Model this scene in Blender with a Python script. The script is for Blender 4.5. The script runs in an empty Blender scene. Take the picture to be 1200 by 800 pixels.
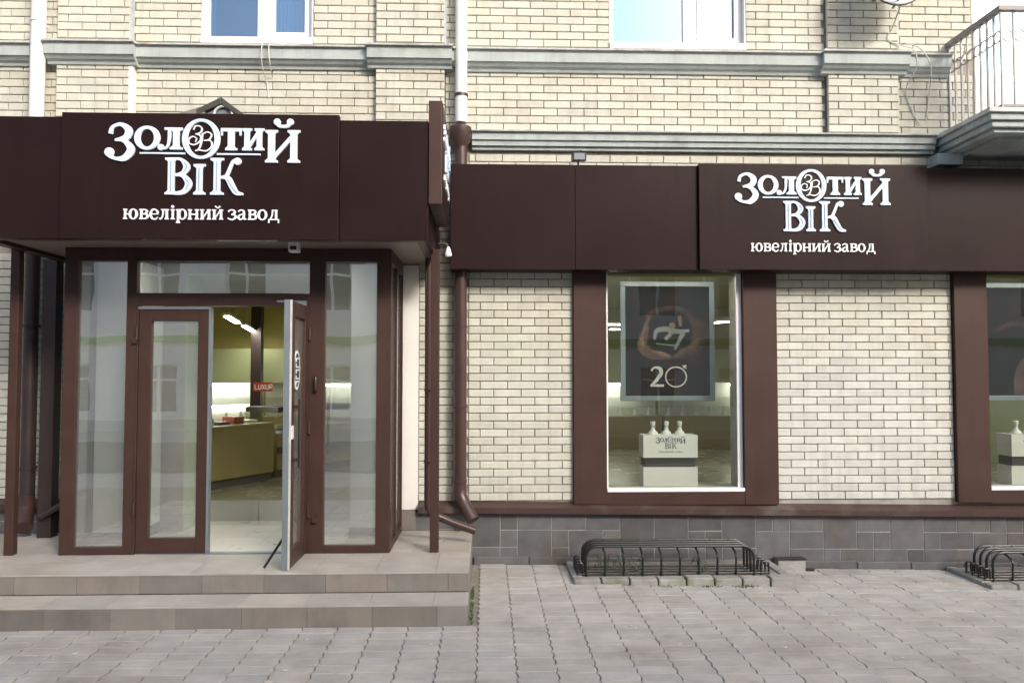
import bpy, math, random
from mathutils import Vector
R = math.radians
rnd = random.Random(7)
scene = bpy.context.scene
col = scene.collection

# ---------------------------------------------------------------- camera
CAM_D, CAM_H, FPX = 7.56, 1.77, 930.0
PITCH, YAW = math.atan(38 / FPX), math.atan(30 / FPX)
cam = bpy.data.cameras.new('camera')
cam.sensor_width = 36.0
cam.lens = FPX / 1200 * 36.0
cam.clip_start, cam.clip_end = 0.05, 2000
camo = bpy.data.objects.new('camera', cam)
camo.location = (0, -CAM_D, CAM_H)
camo.rotation_euler = (R(90) + PITCH, 0, -YAW)
col.objects.link(camo)
scene.camera = camo

# ---------------------------------------------------------------- light
SUN_EL, SUN_AZ = 30.0, 147.0         # veiled sun over the facing building, to the right of the camera
world = bpy.data.worlds.new('World')
scene.world = world
world.use_nodes = True
wn = world.node_tree
wn.nodes.clear()
sky = wn.nodes.new('ShaderNodeTexSky')
sky.sky_type = 'NISHITA'
sky.sun_disc = False
sky.sun_elevation = R(SUN_EL)
sky.sun_rotation = R(SUN_AZ)
sky.air_density = 1.0
sky.dust_density = 4.5
sky.ozone_density = 0.6
bg = wn.nodes.new('ShaderNodeBackground')
bg.inputs['Strength'].default_value = 0.15
wo = wn.nodes.new('ShaderNodeOutputWorld')
wn.links.new(sky.outputs[0], bg.inputs[0])
wn.links.new(bg.outputs[0], wo.inputs[0])
sl = bpy.data.lights.new('sun', 'SUN')
sl.energy = 1.15
sl.angle = R(10.0)
sl.color = (1.0, 0.98, 0.96)
so = bpy.data.objects.new('sun', sl)
sdir = Vector((math.sin(R(SUN_AZ)) * math.cos(R(SUN_EL)), math.cos(R(SUN_AZ)) * math.cos(R(SUN_EL)), math.sin(R(SUN_EL))))
so.rotation_euler = sdir.to_track_quat('Z', 'Y').to_euler()
so.location = (0, 0, 30)
col.objects.link(so)
vs = scene.view_settings
vs.view_transform = 'Standard'
vs.look = 'None'
vs.gamma = 1.0
vs.use_curve_mapping = False
vs.exposure = 0.97
cy = scene.cycles
cy.use_denoising = True
cy.max_bounces = 8
cy.diffuse_bounces = 4
cy.glossy_bounces = 4
cy.transparent_max_bounces = 16
cy.caustics_reflective = False
cy.caustics_refractive = False
cy.sample_clamp_indirect = 6.0

# ---------------------------------------------------------------- materials
def pbr(name, c, rough=0.6, var=0.12, vs_=6.0, rndv=0.0, bump=0.0, bs=60.0, metal=0.0, spec=0.5, stain=None, stain_s=1.2, streak=0.0, coat=0.0, hue=0.0, patch=None):
    m = bpy.data.materials.new(name)
    m.use_nodes = True
    nt = m.node_tree
    N, L = nt.nodes, nt.links
    b = N['Principled BSDF']
    b.inputs['Roughness'].default_value = rough
    b.inputs['Metallic'].default_value = metal
    b.inputs['Specular IOR Level'].default_value = spec
    b.inputs['Coat Weight'].default_value = coat
    geo = N.new('ShaderNodeNewGeometry')
    def noise(scale, detail=5, sc=None):
        n = N.new('ShaderNodeTexNoise')
        n.inputs['Scale'].default_value = scale
        n.inputs['Detail'].default_value = detail
        n.inputs['Roughness'].default_value = 0.6
        if sc:
            mp = N.new('ShaderNodeVectorMath'); mp.operation = 'MULTIPLY'
            mp.inputs[1].default_value = sc
            L.new(geo.outputs['Position'], mp.inputs[0]); L.new(mp.outputs[0], n.inputs['Vector'])
        else:
            L.new(geo.outputs['Position'], n.inputs['Vector'])
        return n
    n1 = noise(vs_)
    mr = N.new('ShaderNodeMapRange')
    mr.inputs[1].default_value, mr.inputs[2].default_value = 0.25, 0.75
    mr.inputs[3].default_value, mr.inputs[4].default_value = 1 - var, 1 + var
    L.new(n1.outputs['Fac'], mr.inputs[0])
    val = mr.outputs[0]
    fr = None
    if rndv or hue:
        oi = N.new('ShaderNodeObjectInfo')
        ad = N.new('ShaderNodeMath'); ad.operation = 'ADD'
        L.new(oi.outputs['Random'], ad.inputs[0]); L.new(geo.outputs['Random Per Island'], ad.inputs[1])
        fr = N.new('ShaderNodeMath'); fr.operation = 'FRACT'
        L.new(ad.outputs[0], fr.inputs[0])
        m2 = N.new('ShaderNodeMapRange')
        m2.inputs[3].default_value, m2.inputs[4].default_value = 1 - rndv, 1 + rndv
        L.new(fr.outputs[0], m2.inputs[0])
        mu = N.new('ShaderNodeMath'); mu.operation = 'MULTIPLY'
        L.new(val, mu.inputs[0]); L.new(m2.outputs[0], mu.inputs[1])
        val = mu.outputs[0]
    base = N.new('ShaderNodeRGB'); base.outputs[0].default_value = (*c, 1)
    cur = base.outputs[0]
    def mix(a, bcol, fac):
        mx = N.new('ShaderNodeMix'); mx.data_type = 'RGBA'
        L.new(a, mx.inputs[6])
        mx.inputs[7].default_value = (*bcol, 1)
        L.new(fac, mx.inputs[0])
        return mx.outputs[2]
    if hue and fr:
        wn_ = N.new('ShaderNodeTexWhiteNoise'); wn_.noise_dimensions = '1D'
        L.new(fr.outputs[0], wn_.inputs['W'])
        m3 = N.new('ShaderNodeMapRange'); m3.inputs[4].default_value = 1.0; m3.inputs[1].default_value = 0.35
        L.new(wn_.outputs['Value'], m3.inputs[0])
        cur = mix(cur, tuple(min(1, x * y) for x, y in zip(c, (1 + hue, 1.0, 1 - hue))), m3.outputs[0])
    if stain:
        n2 = noise(stain_s, 6)
        m4 = N.new('ShaderNodeMapRange'); m4.inputs[1].default_value, m4.inputs[2].default_value = 0.52, 0.74
        L.new(n2.outputs['Fac'], m4.inputs[0])
        cur = mix(cur, stain, m4.outputs[0])
    if patch:
        px, pz, rx, rz, pc = patch
        vm0 = N.new('ShaderNodeVectorMath'); vm0.operation = 'SUBTRACT'; vm0.inputs[1].default_value = (px, 0, pz)
        L.new(geo.outputs['Position'], vm0.inputs[0])
        vm1 = N.new('ShaderNodeVectorMath'); vm1.operation = 'MULTIPLY'; vm1.inputs[1].default_value = (1 / rx, 0, 1 / rz)
        L.new(vm0.outputs[0], vm1.inputs[0])
        ln = N.new('ShaderNodeVectorMath'); ln.operation = 'LENGTH'; L.new(vm1.outputs[0], ln.inputs[0])
        np_ = noise(3.5, 5)
        sb_ = N.new('ShaderNodeMath'); sb_.operation = 'MULTIPLY_ADD'; sb_.inputs[1].default_value = 1.1
        L.new(np_.outputs['Fac'], sb_.inputs[0]); L.new(ln.outputs['Value'], sb_.inputs[2])
        m6 = N.new('ShaderNodeMapRange'); m6.inputs[1].default_value, m6.inputs[2].default_value = 1.25, 1.75
        m6.inputs[3].default_value, m6.inputs[4].default_value = 0.5, 0.0
        L.new(sb_.outputs[0], m6.inputs[0])
        cur = mix(cur, pc, m6.outputs[0])
    if streak:
        n3 = noise(1.0, 5, (14, 14, 0.9))
        m5 = N.new('ShaderNodeMapRange'); m5.inputs[1].default_value, m5.inputs[2].default_value = 0.5, 0.8
        m5.inputs[4].default_value = streak
        L.new(n3.outputs['Fac'], m5.inputs[0])
        cur = mix(cur, tuple(x * 0.45 for x in c), m5.outputs[0])
    vm = N.new('ShaderNodeVectorMath'); vm.operation = 'SCALE'
    L.new(cur, vm.inputs[0]); L.new(val, vm.inputs['Scale'])
    L.new(vm.outputs[0], b.inputs['Base Color'])
    mrr = N.new('ShaderNodeMapRange')
    mrr.inputs[3].default_value, mrr.inputs[4].default_value = max(0.03, rough - 0.1), min(1, rough + 0.1)
    L.new(n1.outputs['Fac'], mrr.inputs[0]); L.new(mrr.outputs[0], b.inputs['Roughness'])
    if bump:
        n4 = noise(bs, 4)
        bp = N.new('ShaderNodeBump'); bp.inputs['Strength'].default_value = bump; bp.inputs['Distance'].default_value = 0.01
        L.new(n4.outputs['Fac'], bp.inputs['Height']); L.new(bp.outputs[0], b.inputs['Normal'])
    return m

def glass(name, refl, tint=(0.9, 0.95, 0.93), rcol=(1, 1, 1), refl_haze=0.02):  # last argument: pale diffuse film imitating bright reflections in the panes
    m = bpy.data.materials.new(name); m.use_nodes = True
    nt = m.node_tree; nt.nodes.clear()
    o = nt.nodes.new('ShaderNodeOutputMaterial'); mx = nt.nodes.new('ShaderNodeMixShader')
    t = nt.nodes.new('ShaderNodeBsdfTransparent'); g = nt.nodes.new('ShaderNodeBsdfGlossy')
    geo = nt.nodes.new('ShaderNodeNewGeometry'); ns = nt.nodes.new('ShaderNodeTexNoise'); bp = nt.nodes.new('ShaderNodeBump')
    ns.inputs['Scale'].default_value = 2.2; ns.inputs['Detail'].default_value = 1.0
    bp.inputs['Strength'].default_value = 0.05; bp.inputs['Distance'].default_value = 0.02
    nt.links.new(geo.outputs['Position'], ns.inputs['Vector']); nt.links.new(ns.outputs['Fac'], bp.inputs['Height'])
    nt.links.new(bp.outputs[0], g.inputs['Normal'])
    t.inputs[0].default_value = (*tint, 1); g.inputs[0].default_value = (*rcol, 1); g.inputs['Roughness'].default_value = 0.01
    lw = nt.nodes.new('ShaderNodeFresnel')
    bk = nt.nodes.new('ShaderNodeMath'); bk.operation = 'MULTIPLY_ADD'; bk.inputs[1].default_value = 1 / 1.5 - 1.5; bk.inputs[2].default_value = 1.5
    nt.links.new(geo.outputs['Backfacing'], bk.inputs[0]); nt.links.new(bk.outputs[0], lw.inputs[0])
    mr = nt.nodes.new('ShaderNodeMapRange'); mr.inputs[1].default_value = 0.04; mr.inputs[3].default_value = refl; mr.inputs[4].default_value = 1.0
    nt.links.new(lw.outputs[0], mr.inputs[0]); nt.links.new(mr.outputs[0], mx.inputs[0])
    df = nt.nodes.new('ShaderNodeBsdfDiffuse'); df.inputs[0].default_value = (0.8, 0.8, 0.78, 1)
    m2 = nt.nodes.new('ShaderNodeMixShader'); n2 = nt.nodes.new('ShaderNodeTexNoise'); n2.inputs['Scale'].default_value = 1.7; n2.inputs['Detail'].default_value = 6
    r2 = nt.nodes.new('ShaderNodeMapRange'); r2.inputs[3].default_value = refl_haze * .6; r2.inputs[4].default_value = refl_haze * 1.4
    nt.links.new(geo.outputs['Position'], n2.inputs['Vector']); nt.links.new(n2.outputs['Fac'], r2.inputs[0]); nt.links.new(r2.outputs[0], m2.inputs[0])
    nt.links.new(t.outputs[0], mx.inputs[1]); nt.links.new(g.outputs[0], mx.inputs[2])
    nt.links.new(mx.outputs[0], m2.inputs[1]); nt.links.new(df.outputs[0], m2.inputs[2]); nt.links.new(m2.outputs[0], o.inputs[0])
    return m

def emit(name, c, s):
    m = bpy.data.materials.new(name); m.use_nodes = True
    b = m.node_tree.nodes['Principled BSDF']
    b.inputs['Base Color'].default_value = (*c, 1)
    b.inputs['Emission Color'].default_value = (*c, 1); b.inputs['Emission Strength'].default_value = s
    return m

M = dict(
    brick=pbr('brick_cream', (0.535, 0.537, 0.467), 0.8, 0.09, 9, rndv=0.07, bump=0.25, bs=90, hue=0.02, patch=(3.45, 1.15, 1.15, 1.0, (0.565, 0.572, 0.56)), stain=(0.48, 0.455, 0.37), stain_s=1.0, streak=0.34),
    mortar=pbr('mortar', (0.27, 0.25, 0.205), 0.95, 0.35, 5, bump=0.4, patch=(3.45, 1.15, 1.15, 1.0, (0.42, 0.42, 0.42)), stain=(0.34, 0.30, 0.24), stain_s=1.6),
    stucco=pbr('painted_stucco', (0.42, 0.47, 0.465), 0.75, 0.14, 4, bump=0.2, stain=(0.29, 0.31, 0.295), stain_s=2.4, streak=0.4),
    coping=pbr('white_coping', (0.68, 0.68, 0.66), 0.7, 0.15, 7, streak=0.5, stain=(0.36, 0.34, 0.3), stain_s=3),
    white_render=pbr('white_render', (0.78, 0.77, 0.73), 0.7, 0.05, 3, bump=0.08),
    plinth=pbr('plinth_tile', (0.112, 0.113, 0.118), 0.45, 0.25, 7, rndv=0.22, bump=0.15, bs=30, stain=(0.10, 0.085, 0.07), stain_s=2.5),
    grout=pbr('grout', (0.36, 0.36, 0.36), 0.9, 0.2, 8),
    ledge=pbr('brown_sheet_ledge', (0.06, 0.033, 0.029), 0.5, 0.2, 5, stain=(0.13, 0.11, 0.1), stain_s=3),
    brown=pbr('brown_coated_metal', (0.056, 0.029, 0.0235), 0.45, 0.14, 3, spec=0.3, streak=0.3, bump=0.03, bs=15),
    fascia=pbr('brown_composite_panel', (0.018, 0.0080, 0.0080), 0.42, 0.14, 2.0, spec=0.16, streak=0.35, bump=0.12, bs=1.3),
    dark=pbr('dark_brown_metal', (0.035, 0.022, 0.02), 0.45, 0.2, 4),
    soffit=pbr('soffit_panel', (0.20, 0.165, 0.135), 0.5, 0.1, 3),
    pvc=pbr('white_pvc', (0.80, 0.81, 0.82), 0.35, 0.04, 3),
    alu=pbr('grey_aluminium', (0.20, 0.235, 0.26), 0.4, 0.08, 5, metal=0.2),
    zinc=pbr('white_painted_pipe', (0.78, 0.77, 0.75), 0.45, 0.08, 3, streak=0.25),
    pipe=pbr('brown_pipe', (0.055, 0.029, 0.026), 0.35, 0.12, 4, streak=0.3),
    letter=pbr('letter_face', (0.66, 0.80, 0.92), 0.35, 0.04, 12),
    rim=pbr('letter_rim', (0.90, 0.92, 0.94), 0.4, 0.03, 9),
    inline=pbr('letter_inline', (0.32, 0.42, 0.55), 0.4, 0.05, 9),
    black=pbr('black_painted_steel', (0.012, 0.013, 0.014), 0.38, 0.3, 8),
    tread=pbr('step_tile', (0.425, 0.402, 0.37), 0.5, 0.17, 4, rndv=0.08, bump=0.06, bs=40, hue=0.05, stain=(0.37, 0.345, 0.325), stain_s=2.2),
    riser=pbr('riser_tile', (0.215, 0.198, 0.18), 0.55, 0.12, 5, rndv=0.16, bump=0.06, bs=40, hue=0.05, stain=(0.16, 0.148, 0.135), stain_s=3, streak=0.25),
    paver=pbr('concrete_paver', (0.415, 0.408, 0.392), 0.85, 0.16, 5, rndv=0.08, bump=0.5, bs=110, hue=0.03, stain=(0.30, 0.275, 0.245), stain_s=1.1),
    joint=pbr('paver_joint_sand', (0.24, 0.22, 0.19), 0.95, 0.3, 12, bump=0.5),
    kerb=pbr('kerb_concrete', (0.30, 0.30, 0.28), 0.9, 0.2, 9, rndv=0.12, bump=0.6, bs=50, stain=(0.17, 0.18, 0.11), stain_s=5),
    asphalt=pbr('asphalt', (0.06, 0.06, 0.06), 0.9, 0.2, 4, bump=0.4),
    slab=pbr('slab_concrete', (0.36, 0.35, 0.33), 0.9, 0.12, 3, bump=0.2),
    opp_wall=pbr('pale_render', (0.82, 0.81, 0.79), 0.85, 0.06, 1.5, bump=0.1),
    opp_base=pbr('grey_render', (0.5, 0.5, 0.49), 0.85, 0.1, 2),
    green=pbr('green_paint', (0.16, 0.42, 0.08), 0.6, 0.1, 2),
    darkglass=pbr('dark_window', (0.20, 0.21, 0.21), 0.15, 0.1, 2),
    roof=pbr('roof_sheet', (0.12, 0.1, 0.09), 0.6, 0.2, 2),
    olive=pbr('olive_wall', (0.42, 0.37, 0.12), 0.7, 0.06, 2),
    green_wall=pbr('pale_green_wall', (0.40, 0.44, 0.24), 0.7, 0.06, 2),
    ceil=pbr('olive_ceiling', (0.40, 0.36, 0.16), 0.7, 0.06, 2),
    counter=pbr('counter_wood', (0.30, 0.245, 0.10), 0.4, 0.1, 3),
    ifloor=pbr('shop_floor_tile', (0.26, 0.25, 0.17), 0.25, 0.08, 3, rndv=0.06),
    vfloor=pbr('vestibule_tile', (0.62, 0.62, 0.58), 0.3, 0.06, 4, rndv=0.05),
    vriser=pbr('vestibule_step_tile', (0.34, 0.345, 0.33), 0.35, 0.08, 4, rndv=0.06),
    skirting=pbr('dark_skirting', (0.09, 0.08, 0.065), 0.5, 0.1, 4),
    red=pbr('red_sign', (0.33, 0.035, 0.02), 0.5, 0.1, 4),
    poster=pbr('poster_ground', (0.009, 0.0085, 0.009), 0.8, 0.3, 4, spec=0.05, stain=(0.026, 0.012, 0.010), stain_s=3.5),
    skin=pbr('poster_skin', (0.14, 0.085, 0.068), 0.8, 0.45, 9, spec=0.05),
    skin2=pbr('poster_skin_dark', (0.075, 0.046, 0.037), 0.8, 0.5, 9, spec=0.05),
    skin3=pbr('poster_skin_shadow', (0.04, 0.024, 0.019), 0.8, 0.6, 7, spec=0.05),
    pale=pbr('poster_pale', (0.12, 0.125, 0.13), 0.8, 0.4, 9),
    silver=pbr('poster_silver', (0.42, 0.40, 0.38), 0.6, 0.2, 20),
    poster_frame=pbr('poster_frame', (0.16, 0.20, 0.21), 0.4, 0.08, 5),
    print=pbr('dark_print', (0.03, 0.028, 0.027), 0.6, 0.1, 9),
    stand=pbr('white_stand', (0.62, 0.62, 0.58), 0.5, 0.05, 5),
    curtain=pbr('net_curtain', (0.40, 0.46, 0.50), 0.8, 0.1, 3),
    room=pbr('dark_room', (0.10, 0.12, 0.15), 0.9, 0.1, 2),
    dish=pbr('dish_paint', (0.70, 0.72, 0.72), 0.4, 0.06, 4),
    wire=pbr('grey_wire', (0.55, 0.54, 0.5), 0.6, 0.2, 9),
    darkwire=pbr('dark_wire', (0.10, 0.10, 0.09), 0.6, 0.2, 9),
    rust=pbr('weathered_dark_metal', (0.055, 0.052, 0.046), 0.5, 0.35, 14, bump=0.3),
    rail=pbr('grey_rail_paint', (0.22, 0.21, 0.20), 0.5, 0.2, 9),
    iron=pbr('pale_grey_iron', (0.42, 0.43, 0.43), 0.5, 0.2, 9),
    grass=pbr('weed', (0.05, 0.10, 0.025), 0.7, 0.3, 20, rndv=0.3),
    g_shop=glass('shopfront_glass', 0.34, (0.90, 0.94, 0.91), refl_haze=0.065),  # stronger pale film, so the entrance panes look full of bright reflections
    g_disp=glass('display_glass', 0.06, (0.93, 0.955, 0.93), refl_haze=0.006),
    g_up=glass('upper_glass', 0.22, (0.50, 0.70, 0.86), (0.50, 0.72, 0.92)),
    lamp=emit('lamp_tube', (1.0, 0.97, 0.84), 26.0),
    added_win_lamp=emit('added_window_tube', (1.0, 0.97, 0.88), 17.0),  # emitter of the tubes added behind the window valances
    strip=emit('cabinet_light', (1.0, 0.99, 0.90), 9.0),
    led=emit('added_fill_panel', (1.0, 0.97, 0.92), 26.0),  # emitter of the added vestibule lights
)
M['brick2'] = M['brick']

# ---------------------------------------------------------------- mesh helpers
class MB:
    def __init__(s): s.v, s.f, s.sm = [], [], False
    def add(s, vs_, fs):
        o = len(s.v); s.v += [tuple(p) for p in vs_]; s.f += [tuple(i + o for i in f) for f in fs]; return s
    def box(s, x0, x1, y0, y1, z0, z1):
        return s.add([(x0, y0, z0), (x1, y0, z0), (x1, y1, z0), (x0, y1, z0), (x0, y0, z1), (x1, y0, z1), (x1, y1, z1), (x0, y1, z1)],
                     [(0, 3, 2, 1), (4, 5, 6, 7), (0, 1, 5, 4), (1, 2, 6, 5), (2, 3, 7, 6), (3, 0, 4, 7)])
    def cbox(s, x0, x1, y0, y1, z0, z1, c):           # box whose 12 edges are chamfered towards -y (front) and top
        a = [(x0, y1, z0), (x1, y1, z0), (x1, y1, z1), (x0, y1, z1)]
        b = [(x0, y0 + c, z0), (x1, y0 + c, z0), (x1, y0 + c, z1), (x0, y0 + c, z1)]
        d = [(x0 + c, y0, z0 + c), (x1 - c, y0, z0 + c), (x1 - c, y0, z1 - c), (x0 + c, y0, z1 - c)]
        fs = [(8, 9, 10, 11)]
        for i in range(4):
            j = (i + 1) % 4
            fs += [(4 + i, 4 + j, 8 + j, 8 + i), (i, j, 4 + j, 4 + i)]
        return s.add(a + b + d, fs)
    def prism(s, poly, p0, p1, fn):                    # poly of (u,v); fn(u,v,w) -> xyz
        n = len(poly)
        vs_ = [fn(u, v, p0) for u, v in poly] + [fn(u, v, p1) for u, v in poly]
        fs = [tuple(range(n - 1, -1, -1)), tuple(range(n, 2 * n))] + [(i, (i + 1) % n, n + (i + 1) % n, n + i) for i in range(n)]
        return s.add(vs_, fs)
    def tube(s, pts, r, n=8, closed=False):
        pts = [Vector(p) for p in pts]; k = len(pts); rings = []
        prev = None
        for i, p in enumerate(pts):
            if closed: t = pts[(i + 1) % k] - pts[i - 1]
            else: t = pts[min(i + 1, k - 1)] - pts[max(i - 1, 0)]
            t.normalize()
            if prev is None:
                a = Vector((0, 0, 1)) if abs(t.z) < 0.9 else Vector((1, 0, 0))
                u = t.cross(a).normalized()
            else: u = (prev - t * prev.dot(t)).normalized()
            prev = u; w = t.cross(u)
            rr = r[i] if isinstance(r, (list, tuple)) else r
            rings.append([p + (u * math.cos(6.2832 * j / n) + w * math.sin(6.2832 * j / n)) * rr for j in range(n)])
        vs_ = [q for g in rings for q in g]; fs = []
        for i in range(k if closed else k - 1):
            i2 = (i + 1) % k
            fs += [(i * n + j, i * n + (j + 1) % n, i2 * n + (j + 1) % n, i2 * n + j) for j in range(n)]
        if not closed: fs += [tuple(range(n - 1, -1, -1)), tuple((k - 1) * n + j for j in range(n))]
        s.sm = True
        return s.add(vs_, fs)
    def lathe(s, c, prof, n=16):                       # prof of (r, z)
        vs_ = [(c[0] + r * math.cos(6.2832 * j / n), c[1] + r * math.sin(6.2832 * j / n), c[2] + z) for r, z in prof for j in range(n)]
        k = len(prof)
        fs = [(i * n + j, i * n + (j + 1) % n, (i + 1) * n + (j + 1) % n, (i + 1) * n + j) for i in range(k - 1) for j in range(n)]
        fs += [tuple(range(n - 1, -1, -1)), tuple((k - 1) * n + j for j in range(n))]
        s.sm = True
        return s.add(vs_, fs)
    def build(s, name, mat, parent=None, label=None, cat=None, group=None, kind=None, bevel=0, loc=None):
        o0 = Vector((0, 0, 0))
        if parent is not None: o0 = Vector(parent['_o'])
        l = Vector(loc) if loc is not None else (o0 if parent is not None else None)
        if l is None:
            xs = [p[0] for p in s.v]; ys = [p[1] for p in s.v]; zs = [p[2] for p in s.v]
            l = Vector(((min(xs) + max(xs)) / 2, (min(ys) + max(ys)) / 2, min(zs)))
        me = bpy.data.meshes.new(name)
        me.from_pydata([(p[0] - l.x, p[1] - l.y, p[2] - l.z) for p in s.v], [], s.f)
        me.validate(); me.update()
        if s.sm:
            me.shade_smooth()
            try: me.set_sharp_from_angle(angle=R(40))
            except Exception: pass
        me.materials.append(M[mat] if isinstance(mat, str) else mat)
        o = bpy.data.objects.new(name, me); col.objects.link(o)
        if parent is not None: o.parent = parent
        o.location = l - o0
        o['_o'] = tuple(l)
        if bevel:
            b = o.modifiers.new('bevel', 'BEVEL'); b.width = bevel; b.segments = 2; b.limit_method = 'ANGLE'
        tag(o, label, cat, group, kind)
        return o
def tag(o, label=None, cat=None, group=None, kind=None):
    for k, v in (('label', label), ('category', cat), ('group', group), ('kind', kind)):
        if v: o[k] = v
def thing(name, loc, label, cat, group=None):
    o = bpy.data.objects.new(name, None); col.objects.link(o); o.location = loc; o['_o'] = tuple(loc)
    o.empty_display_size = 0.1
    tag(o, label, cat, group); return o
def B(name, mat, parent, x0, x1, y0, y1, z0, z1, bevel=0, **k):
    return MB().box(x0, x1, y0, y1, z0, z1).build(name, mat, parent, bevel=bevel, **k)
def spline(pts, n=10):
    P = [tuple(map(float, p)) for p in pts]; out = []
    for i in range(len(P) - 1):
        p0, p1, p2, p3 = P[max(i - 1, 0)], P[i], P[i + 1], P[min(i + 2, len(P) - 1)]
        for k in range(n):
            t = k / n
            out.append(tuple(0.5 * (2 * b + (c - a) * t + (2 * a - 5 * b + 4 * c - d) * t * t + (3 * b - a - 3 * c + d) * t ** 3) for a, b, c, d in zip(p0, p1, p2, p3)))
    return out + [P[-1]]

# ---------------------------------------------------------------- ground
def gz(x): return -0.021 * max(0.0, min(x, 12.0))
g = MB()
xs = [-300, 0, 12, 300]
for i in range(3):
    for (ya, yb) in ((400, -400),):
        a, b = xs[i], xs[i + 1]
        g.add([(a, yb, gz(a) - 0.03), (b, yb, gz(b) - 0.03), (b, ya, gz(b) - 0.03), (a, ya, gz(a) - 0.03)], [(0, 1, 2, 3)])
g.build('ground', 'slab', kind='structure', loc=(0, 0, 0))
pav = MB()
for i, (a, b) in enumerate(((-30, 0), (0, 12), (12, 30))):
    pav.add([(a, -7.0, gz(a) - 0.012), (b, -7.0, gz(b) - 0.012), (b, 0.0, gz(b) - 0.012), (a, 0.0, gz(a) - 0.012)], [(0, 1, 2, 3)])
pavement = pav.build('pavement', 'joint', kind='structure', loc=(0, 0, 0))
rd = MB()
for (a, b) in ((-60, 0), (0, 12), (12, 60)):
    rd.add([(a, -15.5, gz(a) - 0.02), (b, -15.5, gz(b) - 0.02), (b, -9.0, gz(b) - 0.02), (a, -9.0, gz(a) - 0.02)], [(0, 1, 2, 3)])
rd.build('road', 'asphalt', kind='structure', loc=(0, 0, 0))

# pavers: wavy-ended concrete blocks laid in straight columns
PW, PD, GAP = 0.243, 0.122, 0.006
def paver_poly(w=PW, d=PD, gp=GAP, s=0.011):
    w2, d2 = w / 2 - gp * .7, d / 2 - gp * .28
    return [(-w2 - s * .5, -d2), (w2 - s * .5, -d2), (w2 + s * .6, -d2 * .25), (w2 + s * .6, d2 * .25), (w2 - s * .5, d2), (-w2 - s * .5, d2), (-w2 + s * .6, d2 * .25), (-w2 + s * .6, -d2 * .25)]
def paver_mesh():
    pp = paver_poly(); n = len(pp); c = 0.93
    vs_ = [(x, y, -0.03) for x, y in pp] + [(x, y, -0.003) for x, y in pp] + [(x * 0.975, y * 0.95, 0) for x, y in pp]
    fs = [tuple(range(2 * n, 3 * n))]
    for k in (0, n):
        fs += [(k + i, k + (i + 1) % n, k + n + (i + 1) % n, k + n + i) for i in range(n)]
    return vs_, fs
pv, pf = paver_mesh()
pm = bpy.data.meshes.new('paver'); pm.from_pydata(pv, [], pf); pm.update(); pm.materials.append(M['paver'])
cells = []
for r in range(46):
    y = -0.13 - r * PD
    for c_ in range(-27, 30):
        x = c_ * PW + 0.06
        if x < -0.05 and y > -1.95 and x > -6: continue
        cells.append((x, y))
vis = [c for c in cells if -3.05 < c[1] and abs(c[0] - 0.15) < (CAM_D + c[1]) * 0.66 + .15]
vis.sort(key=lambda c: c[1])
big = set(vis[:300])
rest = MB(); first = True
for (x, y) in cells:
    dz = rnd.gauss(0, .0018)
    jx, jy = rnd.uniform(-.0016, .0016), rnd.uniform(-.0016, .0016)
    if (x, y) in big:
        o = bpy.data.objects.new('paver', pm); col.objects.link(o); o.parent = pavement
        o.location = (x + jx, y + jy, gz(x) + dz)
        o.rotation_euler = (rnd.uniform(-.006, .006), rnd.uniform(-.006, .006), rnd.uniform(-.008, .008))
    else:
        if y < -3.4 and (abs(x) > 4.5): continue
        rest.add([(a + x + jx, b + y + jy, c + gz(x) + dz) for a, b, c in pv], pf)
rest.build('paver_field', 'paver', pavement, kind='stuff')

# ---------------------------------------------------------------- shop building
BX0, BX1, BTOP = -24.0, 24.0, 12.5
bld = thing('shop_building', (0, 0, 0), 'cream brick town building with grey cornices above a brown shopfront', 'building')
opens = [(-2.83, -1.22, 0.30, 2.72), (1.14, 2.46, 0.665, 2.78), (4.84, 6.16, 0.665, 2.78),
         (-2.73, -1.67, 4.985, 6.5), (1.19, 2.53, 4.985, 6.5), (4.80, 6.2, 4.10, 6.5)]
def wall_mb(x0, x1, z0, z1, y0, y1, holes):
    X = sorted({x0, x1, *[h[0] for h in holes], *[h[1] for h in holes]}); Z = sorted({z0, z1, *[h[2] for h in holes], *[h[3] for h in holes]})
    m = MB()
    for k in range(len(Z) - 1):
        i = 0
        while i < len(X) - 1:
            def solid(i): return not any(h[0] <= X[i] + 1e-6 and X[i + 1] <= h[1] + 1e-6 and h[2] <= Z[k] + 1e-6 and Z[k + 1] <= h[3] + 1e-6 for h in holes)
            if not solid(i): i += 1; continue
            j = i
            while j + 1 < len(X) - 1 and solid(j + 1): j += 1
            m.box(X[i], X[j + 1], y0, y1, Z[k], Z[k + 1]); i = j + 1
    return m
wall = wall_mb(BX0, BX1, -0.5, BTOP, 0.010, 0.40, opens).build('wall', 'mortar', bld)
sh = MB().box(BX0, BX1, 11.6, 12, -0.5, BTOP).box(BX0, BX0 + .4, .4, 11.6, -0.5, BTOP).box(BX1 - .4, BX1, .4, 11.6, -0.5, BTOP)
sh.build('rear_wall', 'mortar', bld)
MB().box(BX0 - .3, BX1 + .3, -0.45, 12.3, BTOP, BTOP + .25).build('roof', 'roof', bld)

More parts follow.
